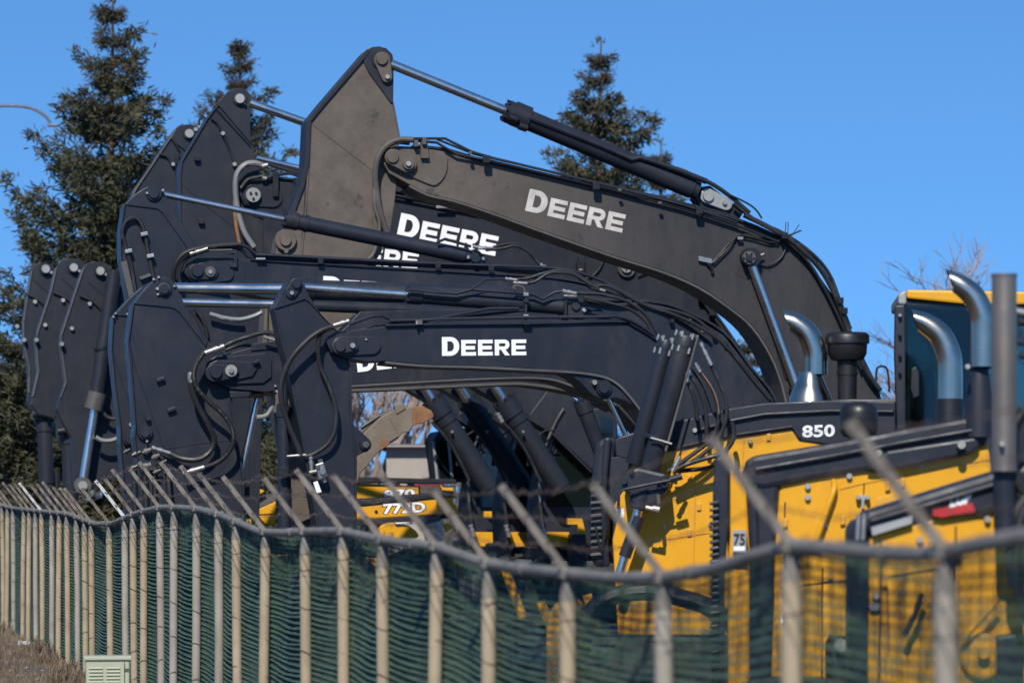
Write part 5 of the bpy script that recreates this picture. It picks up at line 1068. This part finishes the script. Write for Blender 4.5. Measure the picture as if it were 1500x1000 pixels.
nose = prism(T, 'nose_column', pl, [(1244, 770), (1262, 756), (1276, 784), (1272, 1020), (1246, 1020)], .02, .9, 'charcoal', bevel=.04)
for x in (1258, 1266): cyl(T, 'latch_rod', pl, (x, 752), (x - 2, 790), 3.5, .12, 'steel')
hose(T, pl, [(1351, 868), (1340, 900), (1325, 930)], 4.5, .12, 'black', 'latch_handle', smoothit=False); hose(T, pl, [(1410, 935), (1440, 903), (1462, 878)], 4.5, .12, 'yellow', 'grab_handle', smoothit=False)
prism(T, 'round_cover', pl, circ(1440, 960, 34), .06, .1, 'yellow', bevel=.02); pin(T, 'cover_hub', pl, 1440, 955, 9, .08, .05, 'yellow_dark')
prism(T, 'dark_hatch', pl, [(1458, 930), (1500, 925), (1500, 1010), (1458, 1010)], .07, .06, 'charcoal', bevel=.02)
for pts_ in ([(1290, 790), (1288, 1000)], [(1400, 770), (1398, 1010)], [(1290, 845), (1398, 830)], [(1300, 860), (1302, 960)]): seam(T, pl, pts_, 1.3, .003, 'black')
for x, y in ((1296, 805), (1296, 850), (1393, 800), (1393, 870), (1405, 800)): prism(T, 'hinge', pl, [(x - 4, y - 8), (x + 4, y - 9), (x + 4, y + 8), (x - 4, y + 9)], .03, .03, 'yellow_dark', bevel=.006)
pp = lathe(T, 'exhaust_pipe', pl, 1471, [(402, 16), (403, 18), (520, 18), (690, 18)], .35, 'pipe'); lathe(T, 'pipe_rim', pl, 1471, [(401, 19), (405, 19)], .35, 'pipe', sub=pp); pin(T, 'bolt', pl, 1467, 650, 4, .42, .05, 'steel', sides=10)
cyl(T, 'pipe_base', pl, (1471, 680), (1473, 800), 16, .3, 'charcoal')
for k, (x, y) in enumerate(((1492, 455), (1497, 470), (1494, 500), (1498, 520))): cyl(T, 'fitting', pl, (x - 5, y), (x + 10, y + 3), 5, -.1, ('steel', 'black', 'charcoal', 'black')[k], sides=10)
for a in ([(1500, 600), (1480, 640), (1484, 690), (1510, 730)], [(1510, 720), (1486, 760), (1482, 840), (1510, 900)], [(1520, 700), (1494, 770), (1490, 860), (1520, 930)]): hose(T, pl, a, 9, .3, 'hose')
prism(T, 'cab_base', pl, [(1484, 600), (1600, 590), (1600, 1020), (1490, 1020)], -.05, 1.2, 'charcoal', bevel=.04)

# ================================================================== cabinet, litter and grass on the verge
cbY = 30.0; cx = (157.5 - 750) / F * cbY; s_ = F / cbY
T = Thing('utility_cabinet', 'pale green louvred metal cabinet standing at the foot of the fence', 'cabinet', (cx, cbY, 0))
vs, fs = box_data((cx, cbY, .34), .38, .26, .66, R(8)); bd = T.mesh('body', vs, fs, 'box', bevel=.012)
vs, fs = box_data((cx, cbY, .685), .42, .30, .035, R(8)); T.mesh('lid', vs, fs, 'box', bevel=.008)
for r_ in range(9):
    for c_ in (-1, 1):
        u = Vector((math.cos(R(8)), math.sin(R(8)), 0)); nv = Vector((math.sin(R(8)), -math.cos(R(8)), 0)); c = Vector((cx, cbY, .60 - r_ * .03)) + u * (c_ * .075 - .03) + nv * .132
        vs = [c - u * .06 + Vector((0, 0, .007)), c + u * .06 + Vector((0, 0, .007)), c + u * .06 + nv * .012 - Vector((0, 0, .006)), c - u * .06 + nv * .012 - Vector((0, 0, .006))]
        T.mesh('louvre', vs + [v - nv * .02 for v in vs], [[0, 1, 2, 3], [4, 7, 6, 5], [0, 4, 5, 1], [3, 2, 6, 7], [0, 3, 7, 4], [1, 5, 6, 2]], 'box', bd)
c = Vector((cx, cbY, .34)) + u * .145 + nv * .131; vs, fs = box_data(c, .006, .01, .62, R(8)); T.mesh('door_gap', vs, fs, 'black', bd)
c = Vector((cx, cbY, .40)) + Vector((math.cos(R(8)), math.sin(R(8)), 0)) * .165 + nv * .135; vs, fs = box_data(c, .022, .02, .05, R(8)); T.mesh('lock', vs, fs, 'steel', bd, bevel=.004)
c = Vector((cx, cbY, .58)) + Vector((math.cos(R(8)), math.sin(R(8)), 0)) * .165 + nv * .131; vs, fs = box_data(c, .035, .004, .03, R(8)); T.mesh('label', vs, fs, 'frame', bd)
vs, fs = box_data((cx, cbY, .02), .46, .34, .05, R(8)); T.mesh('plinth', vs, fs, 'wall')
lt_ = Thing('litter', 'crumpled white scrap lying on the brown verge at lower left', 'litter', (-6.9, 48.2, 0))
vs = [Vector((-6.98 + i * .035, 48.2 + .05 * math.sin(i * 2 + j), .02 + .03 * random.random() + j * .03)) for j in range(3) for i in range(6)]
lt_.mesh('scrap', vs, [[j * 6 + i, j * 6 + i + 1, j * 6 + i + 7, j * 6 + i + 6] for j in range(2) for i in range(5)], 'litter')
m, t, b = newmat('dry_grass')
t.links.new(ramp(t, nz(t, 1.2, 5, .7), [(.3, (.11, .080, .052)), (.7, (.23, .175, .115))]), b.inputs['Base Color']); b.inputs['Roughness'].default_value = .9; M['grass'] = m
vs, fs = [], []
for i in range(26000):
    Y = random.uniform(24, 66); X = fx(Y) - abs(random.gauss(0, 1.3)) - .05
    if noise.noise(Vector((X * .9, Y * .45, 0))) < -.15 and random.random() < .8: continue
    h = random.uniform(.03, .10) * (1.3 + noise.noise(Vector((X * 1.5, Y * .7, 3)))); a = random.uniform(0, 6.28); wd = random.uniform(.004, .01)
    c = Vector((X, Y, 0)); d = Vector((math.cos(a), math.sin(a), 0)); l = Vector((random.uniform(-1, 1), random.uniform(-1, 1), 0)) * h * .6
    n = len(vs); vs += [c - d * wd, c + d * wd, c + l + Vector((0, 0, h))]; fs.append([n, n + 1, n + 2])
me = bpy.data.meshes.new('dry_grass'); me.from_pydata(vs, [], fs); g = link('dry_grass', me, 'grass', kind='stuff', label='short dry brown grass on the verge outside the fence'); g['category'] = 'grass'
vs, fs = [], []
random.seed(77)
for i in range(170):
    Y = random.uniform(26, 60); X = fx(Y) - .1 - abs(random.gauss(0, 1.0)); s0 = random.uniform(.008, .03); c = Vector((X, Y, .03)); q = [c + Vector(v) * s0 * random.uniform(.7, 1.2) for v in ((1, 0, 0), (-1, 0, .1), (0, 1, 0), (0, -1, .1), (.1, 0, .8), (0, .1, -.8))]; n = len(vs); vs += q
    fs += [[n + a for a in f_] for f_ in ((0, 2, 4), (2, 1, 4), (1, 3, 4), (3, 0, 4), (2, 0, 5), (1, 2, 5), (3, 1, 5), (0, 3, 5))]
me = bpy.data.meshes.new('pebbles'); me.from_pydata(vs, [], fs); g = link('pebbles', me, 'wall', kind='stuff', label='small pale stones scattered on the verge below the fence'); g['category'] = 'pebbles'
vs, fs = [], []
for i in range(46):
    Y = random.uniform(26, 58); X = fx(Y) - random.choice((.06, .1, .3, .9)) - random.random() * .3
    for k in range(22):
        a = random.uniform(0, 6.28); h = random.uniform(.08, .26); l = Vector((math.cos(a), math.sin(a), 0)) * h * random.uniform(.1, .7); c = Vector((X, Y, .02)) + l * .15; d = Vector((-math.sin(a), math.cos(a), 0)) * .005; n = len(vs)
        vs += [c - d, c + d, c + l * .6 + Vector((0, 0, h * .7)) + d, c + l * .6 + Vector((0, 0, h * .7)) - d, c + l + Vector((0, 0, h * .85))]; fs += [[n, n + 1, n + 2, n + 3], [n + 3, n + 2, n + 4]]
me = bpy.data.meshes.new('weeds'); me.from_pydata(vs, [], fs); g = link('weeds', me, 'grass', kind='stuff', label='dry weed tufts along the foot of the fence'); g['category'] = 'weeds'
# low mounds of turf
vs, fs = [], []; nx, ny = 40, 120
for j in range(ny + 1):
    for i in range(nx + 1):
        Y = 22 + j * .4; X = fx(Y) - .12 - i * .16; z = .07 * max(0, noise.noise(Vector((X * .8, Y * .4, 5))) + .25) * min(1, i / 3) + .015 * noise.noise(Vector((X * 6, Y * 3, 2)))
        vs.append((X, Y, z - (.03 if i == 0 or i == nx or j in (0, ny) else 0)))
for j in range(ny):
    for i in range(nx): k = j * (nx + 1) + i; fs.append([k, k + 1, k + nx + 2, k + nx + 1])
me = bpy.data.meshes.new('verge'); me.from_pydata(vs, [], [f_[::-1] for f_ in fs]); link('verge', me, 'dirt', kind='structure', smooth=80)

# ================================================================== trees
m, t, b = newmat('spruce_needles')
col = ramp(t, nz(t, 1.1, 6, .7), [(.3, (.026, .029, .011)), (.7, (.082, .078, .034))])
tc = t.nodes.new('ShaderNodeTexCoord'); sx = t.nodes.new('ShaderNodeSeparateXYZ'); t.links.new(tc.outputs['Object'], sx.inputs[0])
mr = t.nodes.new('ShaderNodeMapRange'); mr.inputs[1].default_value = 9.0; mr.inputs[2].default_value = 13.5; mr.inputs[4].default_value = .6; t.links.new(sx.outputs[2], mr.inputs[0])
col = mixc(t, mr.outputs[0], col, (.072, .050, .028))
t.links.new(col, b.inputs['Base Color']); b.inputs['Roughness'].default_value = .75; M['needles'] = m
def spruce(px, top_py, D, half_px, label, seed, zlow=.8, dens=1.0, taper=.85, name='spruce_tree'):
    """half_px: half width in pixels of the skirt at eye height"""
    random.seed(seed); x = (px - 750) / F * D; H = CZ + (HY - top_py) * D / F; Rm = half_px * D / F
    T = Thing(name, label, 'spruce', (x, D, 0), 'tall spruces behind the yard'); B = Vector((x, D, 0))
    P = [B + Vector((.04 * math.sin(k), .04 * math.cos(k * 2), H * k / 8)) for k in range(9)]
    vs, fs = tube_data(P, [max(.02, .022 * H * (1 - k / 8.2)) for k in range(9)], 9); T.mesh('trunk', vs, fs, 'bark', smooth=60)
    vs, fs, bv, bf = [], [], [], []
    def leafy(c, d, s, n):
        for _ in range(n):
            o = Vector((random.gauss(0, .38), random.gauss(0, .38), random.gauss(0, .22))) * s
            a = (d * random.uniform(.2, 1) + Vector((random.gauss(0, .6), random.gauss(0, .6), random.gauss(-.05, .5)))).normalized() * s * random.uniform(.5, 1.0)
            s2 = a.orthogonal().normalized(); s2.rotate(Matrix.Rotation(random.uniform(0, 3.14), 3, a.normalized())); s2 *= s * random.uniform(.07, .13)
            k = len(vs); p = c + o; vs.extend([p - s2, p + a * .5 + s2 * .5, p + a, p + a * .45 - s2 * 1.3]); fs.append([k, k + 1, k + 2, k + 3])
    z = zlow
    while z < H - .15:
        h = z / H; rad = Rm * ((1 - h) ** taper) * random.uniform(.88, 1.12) + .10; nbr = max(6, int(10 * dens * (.62 + rad / Rm)))
        a0 = random.uniform(0, 6.28)
        for q in range(nbr):
            az = a0 + q * 6.283 / nbr + random.uniform(-.3, .3); L = rad * random.choice((1, .95, .8, .62, 1.2, .5, 1.05)) * random.uniform(.82, 1.15)
            d = Vector((math.cos(az), math.sin(az), 0)); zz = z + random.uniform(-.10, .10)
            up0 = .55 * h - .12; pts = []
            ns = max(2, int(L / .24))
            for k in range(ns + 1):
                u = k / ns; pts.append(B + d * L * u + Vector((0, 0, zz + L * (up0 * u - .42 * u * (1 - u) + .22 * u ** 3 * (1 if h < .8 else .4)))))
            v2, f2 = tube_data(pts, [.03 * (1 - .8 * k / ns) * (.5 + L) / 2.2 + .004 for k in range(ns + 1)], 4, False); bf.extend([[i_ + len(bv) for i_ in f_] for f_ in f2]); bv.extend(v2)
            for k in range(1, ns + 1):
                u = k / ns
                if u < .25 and random.random() < .6: continue
                w_ = (.16 + .34 * (1 - u)) * min(1, L / 1.4); s = (.22 + .08 * random.random()) * (1 if L > .5 else .65)
                leafy(pts[k], d + Vector((0, 0, .25)), s, int(36 * dens))
                for sgn in (-1, 1):
                    if random.random() < .85:
                        sd = Vector((-d.y, d.x, 0)) * sgn; leafy(pts[k] + sd * w_ * random.uniform(.4, 1.1) * .8 - Vector((0, 0, random.uniform(0, .15))), (d + sd).normalized(), s * .95, int(29 * dens))
                if random.random() < .5: leafy(pts[k] - Vector((0, 0, .12 + .18 * random.random())), Vector((0, 0, -1)), s * .8, int(12 * dens))
        z += (.58 + .20 * random.random()) * (1 if h < .75 else .75)
    leafy(B + Vector((0, 0, H - .12)), Vector((0, 0, 1)), .2, 16); leafy(B + Vector((0, 0, H)), Vector((0, 0, 1)), .12, 8)
    T.mesh('branches', bv, bf, 'bark'); T.mesh('crown', vs, fs, 'needles')
spruce(163, -4, 76, 290, 'largest spruce at the left, top near the upper edge of the sky', 3, dens=1.0, taper=1.0)
spruce(350, 62, 88, 215, 'slim spruce top rising behind the second tallest stick', 5, zlow=5, dens=.9, taper=.98)
spruce(878, 56, 84, 225, 'spruce standing alone above the boom, right of centre', 9, zlow=5.4, dens=.95, taper=.95)
spruce(966, 205, 88, 110, 'shorter spruce leaning out right of the lone centre spruce', 12, dens=.9)
spruce(1100, 470, 95, 80, 'small spruce seen in the gap under the dusty boom', 14, dens=.8)
spruce(14, 500, 72, 105, 'low dark spruce behind the leftmost excavator', 21, dens=1.0, taper=.6)
spruce(385, 520, 104, 100, 'low spruce glimpsed behind the bucket rod left of centre', 25, dens=.8)
def bare(px, top_py, D, spread, label, seed, lean=0, depth=7, thick=.11):
    random.seed(seed); x = (px - 750) / F * D; H = CZ + (HY - top_py) * D / F
    T = Thing('bare_tree', label, 'bare tree', (x, D, 0), 'leafless trees in the distance'); tv, tf, bv, bf = [], [], [], []
    def grow(p, d, L, r_, g):
        n = 4; P = [p]; q = p; dd = d.copy()
        for k in range(n):
            dd = (dd + Vector((random.gauss(0, .10), random.gauss(0, .10), random.gauss(.03, .05)))).normalized(); q = q + dd * L / n; P.append(q)
        v2, f2 = tube_data(P, [r_ * (1 - .35 * k / n) for k in range(n + 1)], 6 if g < 2 else 3, False)
        V, Fc = (tv, tf) if g == 0 else (bv, bf); Fc.extend([[i_ + len(V) for i_ in f_] for f_ in f2]); V.extend(v2)
        if g >= depth: return
        for _ in range(2 if g in (0,) else random.choice((2, 3, 3))):
            nd = (dd + Vector((random.gauss(0, spread), random.gauss(0, spread), random.gauss(.12, .25)))).normalized()
            grow(P[random.choice((2, 3, 4, 4))], nd, L * random.uniform(.6, .86), r_ * .66, g + 1)
    grow(Vector((x, D, 0)), Vector((lean, 0, 1)).normalized(), H * .3, thick, 0)
    T.mesh('trunk', tv, tf, 'bark', smooth=60); T.mesh('branches', bv, bf, 'twig')
bare(1470, 300, 78, .66, 'bare brown twigged tree above the yellow cab roof', 31, .0, thick=.15)
bare(1520, 322, 82, .55, 'bare tree at the right edge behind the upright brown pipe', 36, .02, thick=.15)
bare(1300, 505, 90, .6, 'faint bare tree low beside the dozer cab', 41, depth=6, thick=.07)
bare(4, 430, 84, .55, 'bare tree at the far left edge below the spruce branches', 44, depth=7)
bare(30, 520, 90, .5, 'small bare tree behind the leftmost excavator', 47, depth=6)
for k, (px, tp) in enumerate(((528, 470), (549, 490), (572, 460), (594, 480), (616, 470))): bare(px, tp, 96 + k, .25, ('first', 'second', 'third', 'fourth', 'fifth')[k] + ' bare trunk from the left in the gap above the rusty bucket', 60 + k, depth=5, thick=.17)

# ================================================================== street lamp and far house
D = 92; x0 = (-20 - 750) / F * D; T = Thing('street_lamp', 'grey street lamp arm curving in at the upper left beside the spruce', 'street lamp', (x0, D, 0))
pt = lambda x, y: Vector(((x - 750) / F * D, D, CZ + (HY - y) * D / F))
tube(T, 'lamp_arm', [Vector(v) for v in sm([pt(-20, 175), pt(-12, 160), pt(0, 155.5), pt(18, 155), pt(36, 156.5), pt(52, 161), pt(66, 170), pt(74, 180)], 5)], .04, 'lampgrey'); tube(T, 'lamp_pole', [Vector((x0, D, 0)), pt(-20, 175)], [.12, .07], 'lampgrey')
hd_ = pt(78, 184); vs, fs = box_data(hd_, .34, .16, .07); T.mesh('lamp_head', vs, fs, 'lampgrey', bevel=.03)
def house(label, D, x0, x1, y_eave, y_ridge, wall='wall', chim=False):
    X0, X1 = (x0 - 750) / F * D, (x1 - 750) / F * D; ze = CZ + (HY - y_eave) * D / F; zr = CZ + (HY - y_ridge) * D / F
    T = Thing('house', label, 'house', ((X0 + X1) / 2, D, 0)); cx_ = (X0 + X1) / 2
    vs, fs = box_data((cx_, D + 4, ze / 2), X1 - X0, 8, ze); wl = T.mesh('wall', vs, fs, wall)
    e = .35; vs = [Vector(v) for v in ((X0 - e, D - e, ze - .05), (X1 + e, D - e, ze - .05), (X1 + e, D + 8 + e, ze - .05), (X0 - e, D + 8 + e, ze - .05), (X0 - e, D + 4, zr), (X1 + e, D + 4, zr))]
    T.mesh('roof', vs, [[0, 1, 5, 4], [2, 3, 4, 5], [0, 4, 3], [1, 2, 5], [0, 3, 2, 1]], 'roofm')
    n = max(2, int((X1 - X0) / .45)) if X1 - X0 < 1.6 else max(2, int((X1 - X0) / 1.1))
    for i in range(n):
        x = X0 + (i + .5) * (X1 - X0) / n; vs, fs = box_data((x, D - .02, ze - 1.05), .26, .08, .28); T.mesh('window', vs, fs, 'glassdark')
    return T
house('beige house with small dark windows, seen in the gap under front boom', 92, 566, 640, 652, 646)
house('pale house far left behind the leftmost excavator', 110, -60, 36, 640, 560, 'white')
random.seed(5); m, t, b = newmat('far_brush')
t.links.new(ramp(t, nz(t, .5, 6, .7), [(.3, (.07, .058, .04)), (.7, (.17, .14, .11))]), b.inputs['Base Color']); b.inputs['Roughness'].default_value = .9; M['brush'] = m
vs, fs = [], []
for i in range(30000):
    x = random.uniform(-30, 32); y = 132 + random.uniform(-3, 3); hh = 3.2 + 1.3 * noise.noise(Vector((x * .35, 0, 0))) + .6 * noise.noise(Vector((x * 1.7, 3, 0))); z = hh * random.random() ** .8
    a = Vector((random.gauss(0, .5), random.gauss(0, .3), random.uniform(.3, 1))).normalized() * random.uniform(.2, .6); s2 = a.orthogonal().normalized() * random.uniform(.02, .07); c = Vector((x, y, z)); n = len(vs)
    vs += [c - s2, c + s2, c + a]; fs.append([n, n + 1, n + 2])
me = bpy.data.meshes.new('far_brush'); me.from_pydata(vs, [], fs); g = link('far_brush', me, 'brush', kind='stuff', label='brown leafless brush and scrub along the far side of the yard'); g['category'] = 'brush'
D = 90; X = (632 - 750) / F * D; T = Thing('parked_car', 'small red car parked in front of the beige house', 'car', (X, D, 0)); 
pl = Plane(632, 90, 0)
prism(T, 'body', pl, [(606, 722), (606, 709), (612, 705), (620, 699), (634, 698), (642, 703), (650, 708), (650, 722)], 0, 1.7, 'darkred', bevel=.05); prism(T, 'side_window', pl, [(615, 705), (621, 700), (633, 699), (638, 705)], .01, .02, 'glassdark', bevel=0)
for x in (616, 641): pin(T, 'wheel', pl, x, 834, 17, .02, .1, 'hose')
bpy.data.objects['parked_car'].location.z = 0
